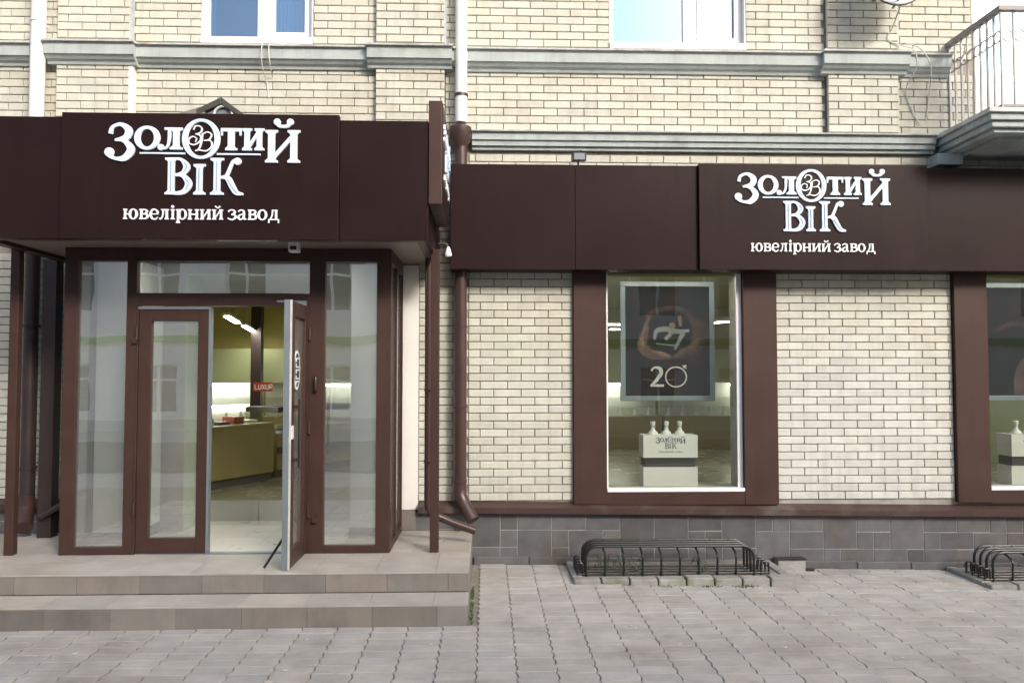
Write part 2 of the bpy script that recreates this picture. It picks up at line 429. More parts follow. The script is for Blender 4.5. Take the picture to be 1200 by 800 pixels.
# bricks
BL, BH, JT = 0.260, 0.0752, 0.0075
Z0 = 0.572
def course(x0, x1, z0, z1, yf=0.0, phase=0.0):
    out = []
    n0 = math.ceil((z0 - Z0) / BH - 0.35); n1 = math.floor((z1 - Z0) / BH + 0.35)
    for n in range(n0, n1):
        za, zb = Z0 + n * BH, Z0 + (n + 1) * BH
        off = phase + (BL / 2 if n % 2 else 0.0)
        i = math.floor((x0 - off) / BL)
        while off + i * BL < x1 - 1e-6:
            a, b = max(x0, off + i * BL), min(x1, off + (i + 1) * BL)
            if b - a > 0.035: out.append((a, b, za, zb, yf))
            i += 1
    return out
near = course(2.785, 4.515, 0.56, 2.78, phase=.06) + course(-0.17, 0.825, 0.56, 2.78, phase=-.06)
far = course(-0.64, -0.17, 0.56, 3.90, phase=-.06) + course(-0.17, 6.4, 3.62, 3.90, phase=.02) + course(-6.5, -3.40, 0.56, 2.9, phase=.1)
PIL = [(-4.05, -3.37), (-1.06, -0.40), (3.31, 4.01)]
def gaps(x0, x1, cut):
    r, c = [], x0
    for a, b in sorted(cut):
        if b <= x0 or a >= x1: continue
        if a > c: r.append((c, a))
        c = max(c, b)
    if c < x1: r.append((c, x1))
    return r
for a, b in gaps(-6.5, 4.78, PIL): far += course(a, b, 4.08, 4.70, phase=.03)
for a, b in gaps(-6.5, 4.78, PIL + [(-2.73, -1.67), (1.19, 2.53)]): far += course(a, b, 4.86, 6.2, phase=.03)
for a, b in PIL:
    far += course(a, b, 4.08, 4.70, -0.065, phase=a + .1)
    far += course(a, b, 4.95, 6.2, -0.065, phase=a + .1)
near.sort(key=lambda b: (b[1] - b[0]) < .2)
cache = {}
def brick_geo(w, h):
    return MB().cbox(-w / 2, w / 2, -0.006, 0.03, -h / 2, h / 2, 0.0035)
rb = MB()
for k, (a, b, za, zb, yf) in enumerate(near + far):
    w, h = b - a - JT, zb - za - JT
    cx, cz = (a + b) / 2, (za + zb) / 2
    dy = rnd.uniform(-.0022, .0022); ry = rnd.uniform(-.004, .004)
    if k < 300:
        key = round(w, 3)
        if key not in cache:
            m = brick_geo(w, h); me = bpy.data.meshes.new('brick'); me.from_pydata(m.v, [], m.f); me.update(); me.materials.append(M['brick']); cache[key] = me
        o = bpy.data.objects.new('brick', cache[key]); col.objects.link(o); o.parent = wall
        o.location = (cx, yf + dy, cz); o.rotation_euler = (rnd.uniform(-.01, .01), ry, 0)
    else:
        m = brick_geo(w, h)
        rb.add([(x + cx, y + yf + dy, z + cz) for x, y, z in m.v], m.f)
rb.build('brick_courses', 'brick2', wall, kind='stuff')
for a, b in PIL:
    MB().box(a + .012, b - .012, -0.055, 0.008, 4.06, 4.72).build('pilaster', 'mortar', bld)
    MB().box(a + .012, b - .012, -0.055, 0.008, 4.90, 6.3).build('pilaster', 'mortar', bld)
    rm = MB()
    for q in (b,):
        rm.box(q - .010, q + .012, -0.068, 0.004, 4.92, 6.3)
    rm.build('pilaster_edge_strip', 'stucco', bld)
B('corner_strip', 'white_render', bld, -3.375, -3.335, -0.072, 0.004, 4.02, 4.70)

# cornices with a moulded profile
def cornice(name, x0, x1, prof, mat, y=0.0):
    MB().prism(prof, x0, x1, lambda u, v, w: (w, y - u, v)).build(name, mat, bld)
def cor_up(x0, x1, d):
    cornice('cornice', x0, x1, [(-.02, 4.675), (.025 + d, 4.675), (.035 + d, 4.70), (.06 + d, 4.715), (.085 + d, 4.745), (.10 + d, 4.75), (.105 + d, 4.84), (.115 + d, 4.855), (-.02, 4.855)], 'stucco')
    cornice('coping', x0 - (.012 if d else 0), x1 + (.012 if d else 0), [(-.02, 4.857), (.135 + d, 4.857), (.14 + d, 4.872), (-.02, 4.905)], 'coping')
edges = [-24.0]
for a, b in PIL:
    cor_up(edges[-1], a - .07, 0); cor_up(a - .07, b + .07, .06); edges.append(b + .07)
cor_up(edges[-1], 4.52, 0)
def cor_lo(x0, x1):
    cornice('cornice', x0, x1, [(-.02, 3.915), (.03, 3.915), (.035, 3.945), (.06, 3.95), (.065, 3.99), (.085, 4.0), (.09, 4.06), (.10, 4.07), (-.02, 4.07)], 'stucco')
    cornice('coping', x0, x1, [(-.02, 4.072), (.12, 4.072), (.125, 4.085), (-.02, 4.112)], 'coping')
cor_lo(-0.14, 4.36)

# ledge and plinth
def ledge(x0, x1):
    m = MB()
    za, zb = 0.555 - .012 * x0, 0.555 - .012 * x1
    pr = [(-.02, -.10), (.055, -.10), (.055, -.085), (.10, -.085), (.105, -.03), (-.0, .012), (-.02, .012)]
    n = len(pr)
    vs_ = [(x0, -u, za + v) for u, v in pr] + [(x1, -u, zb + v) for u, v in pr]
    m.add(vs_, [tuple(range(n)), tuple(range(2 * n - 1, n - 1, -1))] + [(i, n + i, n + (i + 1) % n, (i + 1) % n) for i in range(n)])
    m.build('ledge', 'ledge', bld)
ledge(-0.635, 6.6); ledge(-7.0, -3.42)
MB().box(-9, -3.42, -0.03, 0.008, -0.3, 0.5).box(-0.85, 9, -0.03, 0.008, -0.4, 0.475).build('plinth', 'grout', bld)
C_ = 0.162
def plinth_tiles(x0, x1, ztop):
    nx = int((x1 - x0) / C_); rows = 3; used = set()
    for r in range(rows):
        for c in range(nx):
            if (c, r) in used: continue
            wd, ht = rnd.choice([(2, 1), (2, 1), (2, 1), (2, 2), (1, 1), (2, 1), (2, 2)])
            while wd > 1 and (c + wd > nx or any((c + q, r) in used for q in range(wd))): wd -= 1
            if r + ht > rows: ht = 1
            for q in range(wd):
                for s_ in range(ht): used.add((c + q, r + s_))
            xa, xb = x0 + c * C_, x0 + (c + wd) * C_
            zt = ztop - .012 * xa - r * C_; zb_ = zt - ht * C_
            MB().cbox(xa + .0035, xb - .0035, -0.034 - rnd.uniform(0, .002), -0.026, zb_ + .0035, zt - .0035, .002).build('plinth_tile', 'plinth', wall)
plinth_tiles(-0.84, 6.0, 0.47)
for i in range(12):
    xa = -0.12 + i * .52
    MB().cbox(xa + .003, xa + .517, -0.062, -0.028, gz(xa) - .04, gz(xa) + .062, .006).build('skirting_tile', 'plinth', wall)
plinth_tiles(-5.6, -3.43, 0.52)

# display windows
def display_window(x0, x1, xa, xb):
    s = MB()
    s.box(x0, xa, -0.055, 0.006, 0.545, 2.76).box(xb, x1, -0.055, 0.006, 0.535, 2.76)
    s.box(xa, xb, -0.050, 0.006, 0.535, 0.655)
    s.box(xa - .0, xa + .004, 0.006, 0.2, 0.655, 2.78).box(xb - .004, xb, 0.006, 0.2, 0.655, 2.78)
    w = s.build('display_window', 'brown', bld)
    f = MB().box(xa + .004, xb - .004, -0.052, 0.03, 0.656, 0.69).box(xa + .004, xa + .022, 0.0, 0.03, 0.69, 2.78).box(xb - .055, xb - .004, 0.0, 0.03, 0.69, 2.78)
    f.build('frame', 'pvc', w, bevel=.003)
    B('valance', 'olive', w, xa + .022, xb - .055, 0.026, 0.033, 2.715, 2.779)
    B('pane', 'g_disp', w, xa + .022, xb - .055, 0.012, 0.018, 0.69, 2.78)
    return w
display_window(0.83, 2.78, 1.14, 2.46)
display_window(4.52, 6.50, 4.84, 6.16)

# upper windows
def upper_window(x0, x1, split, z0=4.985, z1=6.5, tilt=0.0):
    f = MB(); y0, y1 = 0.07, 0.13; t = .055
    f.box(x0, x1, y0, y1, z0, z0 + .04).box(x0, x0 + t, y0, y1, z0 + .04, z1).box(x1 - t, x1, y0, y1, z0 + .04, z1).box(split - .07, split + .07, y0, y1, z0 + .04, z1)
    f.box(x0 + t, split - .07, y0 + .01, y1, z1 - t, z1).box(split + .07, x1 - t, y0 + .01, y1, z1 - t, z1)
    w = f.build('window', 'pvc', bld, bevel=.006)
    s = MB(); a, b = split + .07, x1 - t
    s.box(a, b, y0 - .012, y1 - .01, z0 + .04, z0 + .085).box(b - .04, b, y0 - .012, y1 - .01, z0 + .085, z1 - t).box(a, a + .03, y0 - .012, y1 - .01, z0 + .085, z1 - t)
    s.build('sash', 'pvc', w, bevel=.005)
    B('pane', 'g_up', w, x0 + t, split - .07, .095, .103, z0 + .04, z1 - t)
    p = B('pane', 'g_up', w, a + .03, b - .04, .095, .103, z0 + .085, z1 - t)
    B('sill', 'pvc', w, x0 + .002, x1 - .002, -0.03, 0.07, z0 - .06, z0 - .001)
    for h in ((x0 + .0005, x0 + .012), (x1 - .012, x1 - .0005)): B('reveal', 'white_render', w, h[0], h[1], -0.004, 0.07, z0, z1)
def curtain(x0, x1, z0, z1, y, label):
    n = 60
    vs_, fs = [], []
    for i in range(n + 1):
        x = x0 + (x1 - x0) * i / n; yy = y + .018 * math.sin(i * 1.15) + .008 * math.sin(i * .37)
        vs_ += [(x, yy, z0), (x, yy, z1), (x, yy + .004, z0), (x, yy + .004, z1)]
    for i in range(n):
        a, b = 4 * i, 4 * i + 4
        fs += [(a, b, b + 1, a + 1), (a + 2, a + 3, b + 3, b + 2)]
    m = MB(); m.add(vs_, fs); m.sm = True
    m.build('curtain', 'curtain', None, label, 'curtain', 'net curtains in the upper windows')
upper_window(-2.73, -1.67, -2.15); upper_window(1.19, 2.53, 2.0)
curtain(1.2, 1.98, 4.9, 6.4, .52, 'pale net curtain behind the left pane of the upper window above the display window')
curtain(-2.1, -1.68, 4.9, 6.4, .34, 'pale net curtain in the upper window above the entrance canopy')
# balcony door and its glazed side, behind the railing
bw = MB().box(4.80, 6.2, .06, .14, 4.11, 4.66).box(4.80, 4.87, .06, .14, 4.66, 6.5).box(5.45, 5.57, .06, .14, 4.66, 6.5).box(6.1, 6.2, .06, .14, 4.66, 6.5).box(4.87, 5.45, .06, .14, 4.66, 4.72).box(5.57, 6.1, .06, .14, 4.66, 4.72)
bwo = bw.build('window', 'pvc', bld, bevel=.005)
B('pane', 'g_up', bwo, 4.87, 5.45, .10, .106, 4.72, 6.5); B('pane', 'g_up', bwo, 5.57, 6.1, .10, .106, 4.72, 6.5)
curtain(4.85, 6.15, 4.2, 6.45, .28, 'white curtain behind the balcony window above the slab')
for (x0, x1) in ((-3.2, -1.2), (0.7, 3.0), (4.4, 6.6)):
    pass
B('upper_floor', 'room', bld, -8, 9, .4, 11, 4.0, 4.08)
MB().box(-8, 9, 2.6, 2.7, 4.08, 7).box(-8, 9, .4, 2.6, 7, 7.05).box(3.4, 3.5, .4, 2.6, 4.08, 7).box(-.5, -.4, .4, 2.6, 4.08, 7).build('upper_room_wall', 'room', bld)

# ---------------------------------------------------------------- lettering
LS = 1 / 731.0                                          # logo drawing units -> metres
def S(*pts, w=None): return ('s', pts, w)
def stem(x, y0, y1, w, sf, st=12, top=True, bot=True):
    r = [('s', ((x, y0), (x, y1)), (w, w), 1)]
    if top: r += [('s', ((x - sf, y0 + st / 2), (x + sf, y0 + st / 2)), (st, st), 1), ('s', ((x, y0 + st), (x, y0 + st * 1.9)), (w + sf * .8, w), 1)]
    if bot: r += [('s', ((x - sf, y1 - st / 2), (x + sf, y1 - st / 2)), (st, st), 1), ('s', ((x, y1 - st * 1.9), (x, y1 - st)), (w, w + sf * .8), 1)]
    return r
def line(a, b, w, w2=None): return [('s', (a, b), (w, w if w2 is None else w2), 1)]
def curve(pts, ws): return [('s', tuple(pts), tuple(ws), 8)]
def dot(x, y, r): return [('r', x, y, r, r, 0, 0)]
def ring(x, y, rx, ry, ix, iy): return [('r', x, y, rx, ry, ix, iy)]
LOGO = [
    curve([(93, 158), (104, 122), (150, 106), (192, 138), (178, 180), (124, 193)], (26, 20, 22, 44, 40, 14)) + curve([(118, 193), (168, 198), (206, 245), (176, 292), (128, 298), (92, 282), (86, 262)], (14, 24, 46, 40, 20, 26, 30)) + dot(88, 262, 25),
    ring(293, 180, 70, 67, 38, 50),
    curve([(372, 234), (392, 238), (408, 218), (414, 180), (415, 132)], (16, 12, 14, 18, 20)) + dot(368, 232, 17) + line((388, 128), (484, 128), 14) + stem(452, 124, 245, 38, 34),
    ring(588, 183, 104, 113, 90, 105) + ring(588, 183, 85, 103, 74, 97),
    line((696, 131), (808, 131), 20) + line((701, 131), (701, 162), 13, 9) + line((803, 131), (803, 162), 13, 9) + stem(753, 128, 246, 40, 32, top=False),
    stem(840, 122, 246, 32, 26) + stem(908, 122, 246, 32, 26) + line((852, 224), (898, 150), 18),
    stem(975, 130, 314, 42, 34, 13) + stem(1098, 130, 314, 42, 34, 13) + line((988, 284), (1086, 170), 24) + curve([(1004, 82), (1016, 104), (1040, 110), (1066, 104), (1078, 82)], (22, 22, 18, 22, 22)) + dot(1005, 84, 18) + dot(1078, 84, 18),
    line((255, 266), (500, 266), 9) , line((676, 268), (914, 268), 9),
    stem(428, 290, 497, 40, 34, 12) + curve([(430, 298), (480, 300), (512, 340), (490, 378), (440, 388)], (14, 18, 40, 26, 12)) + curve([(440, 388), (490, 390), (524, 435), (496, 482), (430, 491)], (12, 24, 42, 30, 14)),
    stem(582, 325, 497, 36, 32, 13),
    stem(678, 290, 497, 40, 36, 13) + curve([(694, 400), (728, 392), (752, 340), (768, 308), (796, 304)], (14, 20, 20, 20, 26)) + dot(790, 308, 20) + curve([(706, 396), (738, 404), (764, 452), (786, 484), (822, 492)], (14, 34, 36, 30, 12)),
]
INLINE = [line((428, 310), (428, 480), 6) + curve([(500, 318), (516, 340), (500, 368)], (5, 6, 5)) + curve([(508, 408), (526, 436), (508, 470)], (5, 6, 5)),
          line((582, 346), (582, 476), 6), line((678, 312), (678, 476), 6) + curve([(738, 414), (764, 456), (790, 486)], (6, 7, 6))]
MONO = [curve([(545, 132), (556, 112), (580, 112), (592, 130), (580, 150), (555, 156)], (7, 7, 7, 9, 8, 5)) + curve([(558, 155), (584, 166), (582, 196), (552, 216), (524, 208), (520, 186), (540, 170), (562, 180), (556, 200)], (6, 8, 9, 8, 7, 7, 6, 6, 5)),
        curve([(596, 152), (592, 190), (580, 232), (566, 250)], (6, 9, 9, 7)) + curve([(590, 160), (620, 144), (644, 158), (632, 186), (602, 192)], (6, 6, 8, 8, 5)) + curve([(602, 192), (640, 194), (646, 226), (618, 250), (578, 246), (556, 250)], (5, 7, 9, 8, 6, 5))]
X1, X0 = 578, 636
def sm(x0, w, *strokes): return (x0, w, strokes)
def smstem(x, sf=11, y0=X1, y1=X0): return stem(x, y0, y1, 13, sf, 6)
SMALL = []
def put(fn, x): SMALL.append(fn(x))
def yu(x): return smstem(x + 16) + line((x + 20, 607), (x + 42, 607), 7) + ring(x + 60, 607, 25, 31, 12, 24)
def ve(x): return smstem(x + 16) + curve([(x + 16, 581), (x + 40, 583), (x + 46, 592), (x + 38, 604), (x + 18, 606)], (6, 9, 13, 9, 6)) + curve([(x + 18, 606), (x + 44, 608), (x + 50, 620), (x + 42, 631), (x + 16, 633)], (6, 10, 14, 10, 6))
def ie(x): return curve([(x + 50, 622), (x + 38, 634), (x + 18, 628), (x + 10, 607), (x + 18, 585), (x + 34, 580), (x + 48, 592), (x + 49, 605)], (6, 9, 13, 14, 11, 8, 12, 9)) + line((x + 14, 606), (x + 52, 606), 6)
def el(x): return curve([(x + 5, 630), (x + 14, 632), (x + 22, 612), (x + 24, 582)], (12, 8, 8, 9)) + line((x + 12, 581), (x + 56, 581), 6) + smstem(x + 44)
def ii(x): return smstem(x + 14) + dot(x + 14, 564, 8)
def er(x): return stem(x + 14, X1, 656, 13, 11, 6) + ring(x + 38, 607, 24, 31, 12, 24)
def en(x): return smstem(x + 14) + smstem(x + 52) + line((x + 14, 607), (x + 52, 607), 8)
def y_(x): return smstem(x + 14) + smstem(x + 52) + line((x + 18, 628), (x + 48, 586), 8)
def yk(x): return y_(x) + curve([(x + 20, 560), (x + 33, 570), (x + 47, 560)], (9, 7, 9))
def ze(x): return curve([(x + 7, 592), (x + 18, 581), (x + 38, 583), (x + 42, 596), (x + 24, 606)], (9, 8, 10, 13, 6)) + curve([(x + 24, 606), (x + 44, 610), (x + 46, 624), (x + 28, 635), (x + 5, 626)], (6, 11, 14, 9, 9))
def aa(x): return curve([(x + 9, 590), (x + 22, 581), (x + 38, 586), (x + 40, 606), (x + 40, 628), (x + 54, 632)], (10, 8, 11, 13, 13, 6)) + curve([(x + 38, 602), (x + 16, 610), (x + 10, 624), (x + 22, 634), (x + 38, 624)], (6, 9, 13, 9, 7))
def oo(x): return ring(x + 29, 607, 27, 31, 14, 24)
def de(x): return line((x + 22, 581), (x + 54, 581), 6) + curve([(x + 14, 632), (x + 24, 608), (x + 26, 582)], (8, 8, 8)) + line((x + 46, 580), (x + 46, 634), 13) + line((x + 4, 633), (x + 62, 633), 7) + line((x + 7, 633), (x + 6, 652), 8) + line((x + 59, 633), (x + 60, 652), 8)
cx_ = 165
for fn, adv in ((yu, 90), (ve, 57), (ie, 56), (el, 64), (ii, 30), (er, 66), (en, 68), (y_, 68), (yk, 68), (None, 18), (ze, 54), (aa, 58), (ve, 57), (oo, 60), (de, 60)):
    if fn: put(fn, cx_)
    cx_ += adv * 0.975

def glyph_mb(strokes, fn, d0, d1, grow=0.0, k0=0):
    """strokes drawn in logo units; fn(u, v, depth) -> xyz; grow widens each stroke"""
    m = MB()
    for k, s in enumerate(strokes):
        dd = d1 + (k + k0) * 0.00035; wk = .90 if grow < .2 else .86
        if s[0] == 's':
            P = [(p[0], p[1], w) for p, w in zip(s[1], s[2])]
            if s[3] > 1: P = spline(P, s[3])
            L_, R_ = [], []
            for i in range(len(P)):
                a, b = P[max(i - 1, 0)], P[min(i + 1, len(P) - 1)]
                tx, ty = b[0] - a[0], b[1] - a[1]; l = math.hypot(tx, ty) or 1; tx, ty = tx / l, ty / l
                e = -grow if i == 0 else (grow if i == len(P) - 1 else 0)
                x, y, w = P[i][0] + tx * e, P[i][1] + ty * e, P[i][2] / 2 * wk + grow
                L_.append((x - ty * w, y + tx * w)); R_.append((x + ty * w, y - tx * w))
            n = len(P)
            vs_ = [fn(u, v, dd) for u, v in L_ + R_] + [fn(u, v, d0) for u, v in L_ + R_]
            fs = [(i, i + 1, n + i + 1, n + i) for i in range(n - 1)]
            o = 2 * n
            fs += [(i, o + i, o + i + 1, i + 1) for i in range(n - 1)] + [(n + i, n + i + 1, o + n + i + 1, o + n + i) for i in range(n - 1)]
            fs += [(0, n, o + n, o), (n - 1, o + n - 1, o + 2 * n - 1, 2 * n - 1)]
            m.add(vs_, fs)
        else:
            _, cx, cy_, rx, ry, ix, iy = s; n = 40 if rx > 40 else 20
            rx, ry = rx + grow, ry + grow
            O = [(cx + rx * math.cos(6.2832 * i / n), cy_ + ry * math.sin(6.2832 * i / n)) for i in range(n)]
            if ix > 0:
                ix, iy = max(ix - grow, 1), max(iy - grow, 1)
                I = [(cx + ix * math.cos(6.2832 * i / n), cy_ + iy * math.sin(6.2832 * i / n)) for i in range(n)]
                vs_ = [fn(u, v, dd) for u, v in O + I] + [fn(u, v, d0) for u, v in O + I]
                o = 2 * n; fs = []
                for i in range(n):
                    j = (i + 1) % n
                    fs += [(i, j, n + j, n + i), (i, o + i, o + j, j), (n + i, n + j, o + n + j, o + n + i)]
                m.add(vs_, fs)
            else:
                vs_ = [fn(u, v, dd) for u, v in O] + [fn(u, v, d0) for u, v in O]
                m.add(vs_, [tuple(range(n))] + [(i, n + i, n + (i + 1) % n, (i + 1) % n) for i in range(n)])
    return m
def logo(parent, fn, t=0.014, small=True, rim=True, mats=('letter', 'rim', 'inline')):
    for g in LOGO:
        l = glyph_mb(g, fn, 0.0, t).build('letter', mats[0], parent)
        if rim: glyph_mb(g, fn, 0.0, t - .006, grow=1.1).build('letter_rim', mats[1], l)
    for g in MONO: glyph_mb(g, fn, 0.0, t * .8, grow=0).build('monogram_letter', mats[1], parent)
    if rim:
        for g in INLINE: glyph_mb(g, fn, t * .5, t + .006).build('letter_inline', mats[2], parent)
    if small:
        for g in SMALL: glyph_mb(g, fn, 0.0, t * .8, grow=-.3).build('letter', mats[1], parent)

# ---------------------------------------------------------------- wall sign over the display windows
sg = thing('wall_sign', (2.4, 0, 2.74), 'long dark brown sign board with white lettering above the display windows', 'sign')
zs0, zs1 = 2.735, 3.715
for (xa, xb, y) in ((-0.335, 0.82, -0.262), (0.823, 1.972, -0.262), (1.975, 4.14, -0.300), (4.143, 5.6, -0.262), (5.603, 7.5, -0.262)):
    B('board_panel', 'fascia', sg, xa, xb, y, 0.004, zs0, zs1 + (.012 if y < -.29 else 0), bevel=.004)
RX0 = 2.305; RZ0 = 3.645
logo(sg, lambda u, v, w: (RX0 + (u - 62) * LS * 1.005, -0.300 - w, RZ0 - (v - 95) * LS * 1.0))

# small floodlight on the sign
fl = thing('floodlight', (0.86, -0.16, zs1), 'small black floodlight on a bracket on top of the wall sign', 'light')
MB().box(.83, .90, -.20, -.10, 3.717, 3.727).tube([(.865, -.15, 3.727), (.865, -.15, 3.80)], .009).build('bracket', 'black', fl)
MB().prism([(-.26, 3.755), (-.13, 3.775), (-.13, 3.85), (-.26, 3.835)], .80, .93, lambda u, v, w: (w, u, v)).build('housing', 'black', fl, bevel=.006)
B('lens', 'alu', fl, .815, .915, -.264, -.258, 3.765, 3.825)
MB().tube(spline([(.88, -.13, 3.85), (.90, -.08, 3.90), (.91, -.02, 3.86), (.91, -.007, 3.93)], 5), .006).build('cable', 'black', fl)

# ---------------------------------------------------------------- entrance steps
ST = thing('entrance_steps', (-2.6, -1.0, 0), 'two low stone-tiled steps up to the shop entrance', 'steps')
SX0, SX1 = -5.9, -0.13
MB().box(SX0, SX1 - .012, -1.89, -0.0, -0.1, .145).box(SX0, SX1 - .012, -1.57, 0.0, .145, .290).build('step_core', 'joint', ST)
def tiles(x0, x1, w, f, name, mat, off=0.0):
    x = x0 + off - w
    while x < x1:
        a, b = max(x, x0), min(x + w, x1)
        if b - a > .02: f(a + .0012, b - .0012).build(name, mat, ST)
        x += w
for (z0, z1, y) in ((-0.02, .155, -1.90), (.160, .303, -1.585)):
    o1, o2 = rnd.uniform(.1, .4), rnd.uniform(.1, .4)
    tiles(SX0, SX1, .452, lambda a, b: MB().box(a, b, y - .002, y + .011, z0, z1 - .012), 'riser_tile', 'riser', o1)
for (y0, y1, z) in ((-1.904, -1.589, .155), (-1.592, -1.262, .304), (-1.260, -.932, .304), (-.93, -.60, .304), (-.598, -.27, .304), (-.268, -.04, .304)):
    tiles(SX0, SX1 + .004, .452, lambda a, b: MB().box(a, b, y0, y1 - .002, z - .012, z), 'tread_tile', 'tread', rnd.choice([.1, .32]))
for (y0, y1, z) in ((-1.90, -1.585, .143), (-1.58, -0.05, .292)):
    k = 4 if y1 > -1 else 1
    for i in range(k):
        a, b = y0 + (y1 - y0) * i / k, y0 + (y1 - y0) * (i + 1) / k
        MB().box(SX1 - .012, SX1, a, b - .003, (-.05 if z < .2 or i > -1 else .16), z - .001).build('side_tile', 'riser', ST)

# ---------------------------------------------------------------- canopy
CX0, CX1, CF = -3.85, -0.445, -1.56
CZ0, CZ1 = 2.78, 3.715
cn = thing('entrance_canopy', (-2.14, -0.8, 0.304), 'dark brown box canopy with white lettering over the shop entrance', 'canopy')
for (xa, xb, y, dz) in ((CX0, -3.18, CF + .005, -.012), (-3.178, -1.116, CF - .028, 0.012), (-1.114, CX1, CF + .005, -.018)):
    B('fascia_panel', 'fascia', cn, xa, xb, y, y + .03 if y > CF - .02 else y + .06, CZ0 - (.004 if y < CF else 0), CZ1 + dz, bevel=.003)
for q in (0, 1):
    xa = CX0 if q == 0 else CX1 - .03
    B('side_panel', 'fascia', cn, xa, xa + .03, CF + .036, -0.075, CZ0, CZ1 - .018)
B('soffit', 'soffit', cn, CX0 + .03, CX1 - .03, CF + .036, -0.002, CZ0 + .03, CZ0 + .06)
B('roof_sheet', 'roof', cn, CX0 + .03, CX1 - .03, CF + .036, -0.075, CZ1 - .16, CZ1 - .14)
MB().box(CX0 + .03, CX1 - .03, CF + .036, CF + .10, CZ0, CZ0 + .03).box(CX0 + .03, CX0 + .09, CF + .1, -.01, CZ0, CZ0 + .03).box(CX1 - .09, CX1 - .03, CF + .1, -.01, CZ0, CZ0 + .03).build('edge_trim', 'brown', cn)
for (xa, xb) in ((-0.465, -0.392), (-3.925, -3.815)):
    xa2 = xa if xa > -1 else -3.90
    B('post', 'brown', cn, xa2, xa2 + .073, -0.955, -0.885, 0.304, CZ0 + .03 if xa2 < -.5 else CZ0 + .03, bevel=.005)
logo(cn, lambda u, v, w: (-2.855 + (u - 62) * LS * .99, CF - .028 - w, 3.545 + .105 - (v - 95) * LS * .985))
# led line and sensor under the front edge
MB().box(-2.02, -1.58, CF + .0, CF + .012, CZ0 - .012, CZ0 - .003).build('led_strip', 'coping', cn)
# weathered hood ridge on top of the canopy
hood = thing('roof_hood', (-2.05, -1.1, CZ1 - .14), 'weathered dark sheet-metal gable hood standing on top of the canopy', 'roof hood')
hx, hz = -2.08, 3.935
for s_, ex in ((-1, .19), (1, .20)):
    MB().prism([(0, hz), (s_ * ex, hz - (.10 if s_ < 0 else .15)), (s_ * ex, hz - (.145 if s_ < 0 else .195)), (0, hz - .055)], -1.36, -1.0, lambda u, v, w: (hx + u, w, v)).build('roof_slope', 'rust', hood, bevel=.004)
MB().prism([(-.15, CZ1 - .13), (.16, CZ1 - .13), (.15, hz - .165), (0, hz - .058), (-.14, hz - .135)], -1.33, -1.31, lambda u, v, w: (hx + u, w, v)).build('gable_board', 'alu', hood)
MB().prism([(-.34, CZ1 - .13), (-.36, 3.79), (-.15, hz - .075), (-.12, hz - .125), (-.22, CZ1 - .13)], -1.355, -1.30, lambda u, v, w: (hx + u, w, v)).build('strut', 'riser', hood)
MB().tube([(hx + .07 * math.cos(t) + .015, -1.345, 3.80 + .065 * math.sin(t)) for t in [math.pi * i / 12 for i in range(13)]], .010, 6).build('arch_rib', 'coping', hood)
B('foot', 'rust', hood, hx - .16, hx + .17, -1.36, -1.05, CZ1 - .138, CZ1 - .131)

# blade sign on the side of the canopy
bs = thing('blade_sign', (-0.385, -1.1, 3.06), 'narrow brown box sign with white letters projecting beside the canopy', 'sign')
B('case', 'brown', bs, -0.441, -0.338, -1.575, -0.62, 3.055, 3.85, bevel=.006)
B('face_panel', 'fascia', bs, -0.338, -0.333, -1.56, -0.635, 3.07, 3.835)
logo(bs, lambda u, v, w: (-0.333 + w * .8, -1.53 + (u - 62) * LS * .58, 3.70 - (v - 95) * LS * .58), t=.02)
MB().tube([(-.40, -1.5, 3.83), (-.40, -1.5, 3.87)], .008).tube([(-.40, -.75, 3.83), (-.40, -.75, 3.87)], .008).build('hanger_bolt', 'black', bs)

# small lamp below the canopy side, and sensor on the soffit
ls = thing('side_lamp', (-0.39, -.5, 2.8), 'small white lamp under the end of the canopy beside the post', 'lamp')
MB().tube([(-.43, -.55, 2.92), (-.36, -.55, 2.92), (-.34, -.55, 2.89)], .012).build('arm', 'brown', ls)
MB().lathe((-.34, -.55, 2.81), [(.03, 0), (.034, .015), (.026, .045), (.012, .085)], 14).build('shade', 'pvc', ls)
sn = thing('door_sensor', (-1.52, -1.2, CZ0), 'small white sensor box on the canopy soffit above the open door', 'sensor')
B('housing', 'pvc', sn, -1.56, -1.48, -1.30, -1.22, CZ0 - .05, CZ0 + .03, bevel=.006)
B('lens', 'dark', sn, -1.545, -1.495, -1.304, -1.30, CZ0 - .035, CZ0 - .005)

# ---------------------------------------------------------------- vestibule
VF = -0.96
ve_ = thing('entrance_vestibule', (-2.13, -0.5, 0.304), 'brown-framed glass vestibule enclosing the shop entrance', 'vestibule')
VZ = 0.305; VT = CZ0 + .029
def V(name, x0, x1, z0, z1, y0=VF, y1=VF + .07, mat='brown', bev=.004): return B(name, mat, ve_, x0, x1, y0, y1, z0, z1, bevel=bev)
V('frame_post', -3.46, -3.35, VZ, VT); V('frame_post', -2.955, -2.875, VZ, VT)
V('frame_post', -1.465, -1.335, VZ, VT); V('frame_post', -0.91, -0.79, VZ, VT)
V('head_rail', -3.35, -2.955, 2.70, VT); V('head_rail', -2.875, -1.465, 2.70, VT); V('head_rail', -1.335, -.91, 2.70, VT)
V('transom_rail', -2.875, -1.465, 2.33, 2.435, VF - .004)
V('bottom_rail', -3.35, -2.955, VZ, .365); V('bottom_rail', -1.335, -.91, VZ, .365)
V('door_jamb', -2.875, -2.855, VZ, 2.33); V('door_jamb', -1.485, -1.465, VZ, 2.33)
V('threshold', -2.855, -1.485, VZ, .312, VF, VF + .07, 'alu', 0)
V('pane', -3.35, -2.955, .365, 2.70, VF + .03, VF + .036, 'g_shop', 0); V('pane', -1.335, -.91, .365, 2.70, VF + .03, VF + .036, 'g_shop', 0)
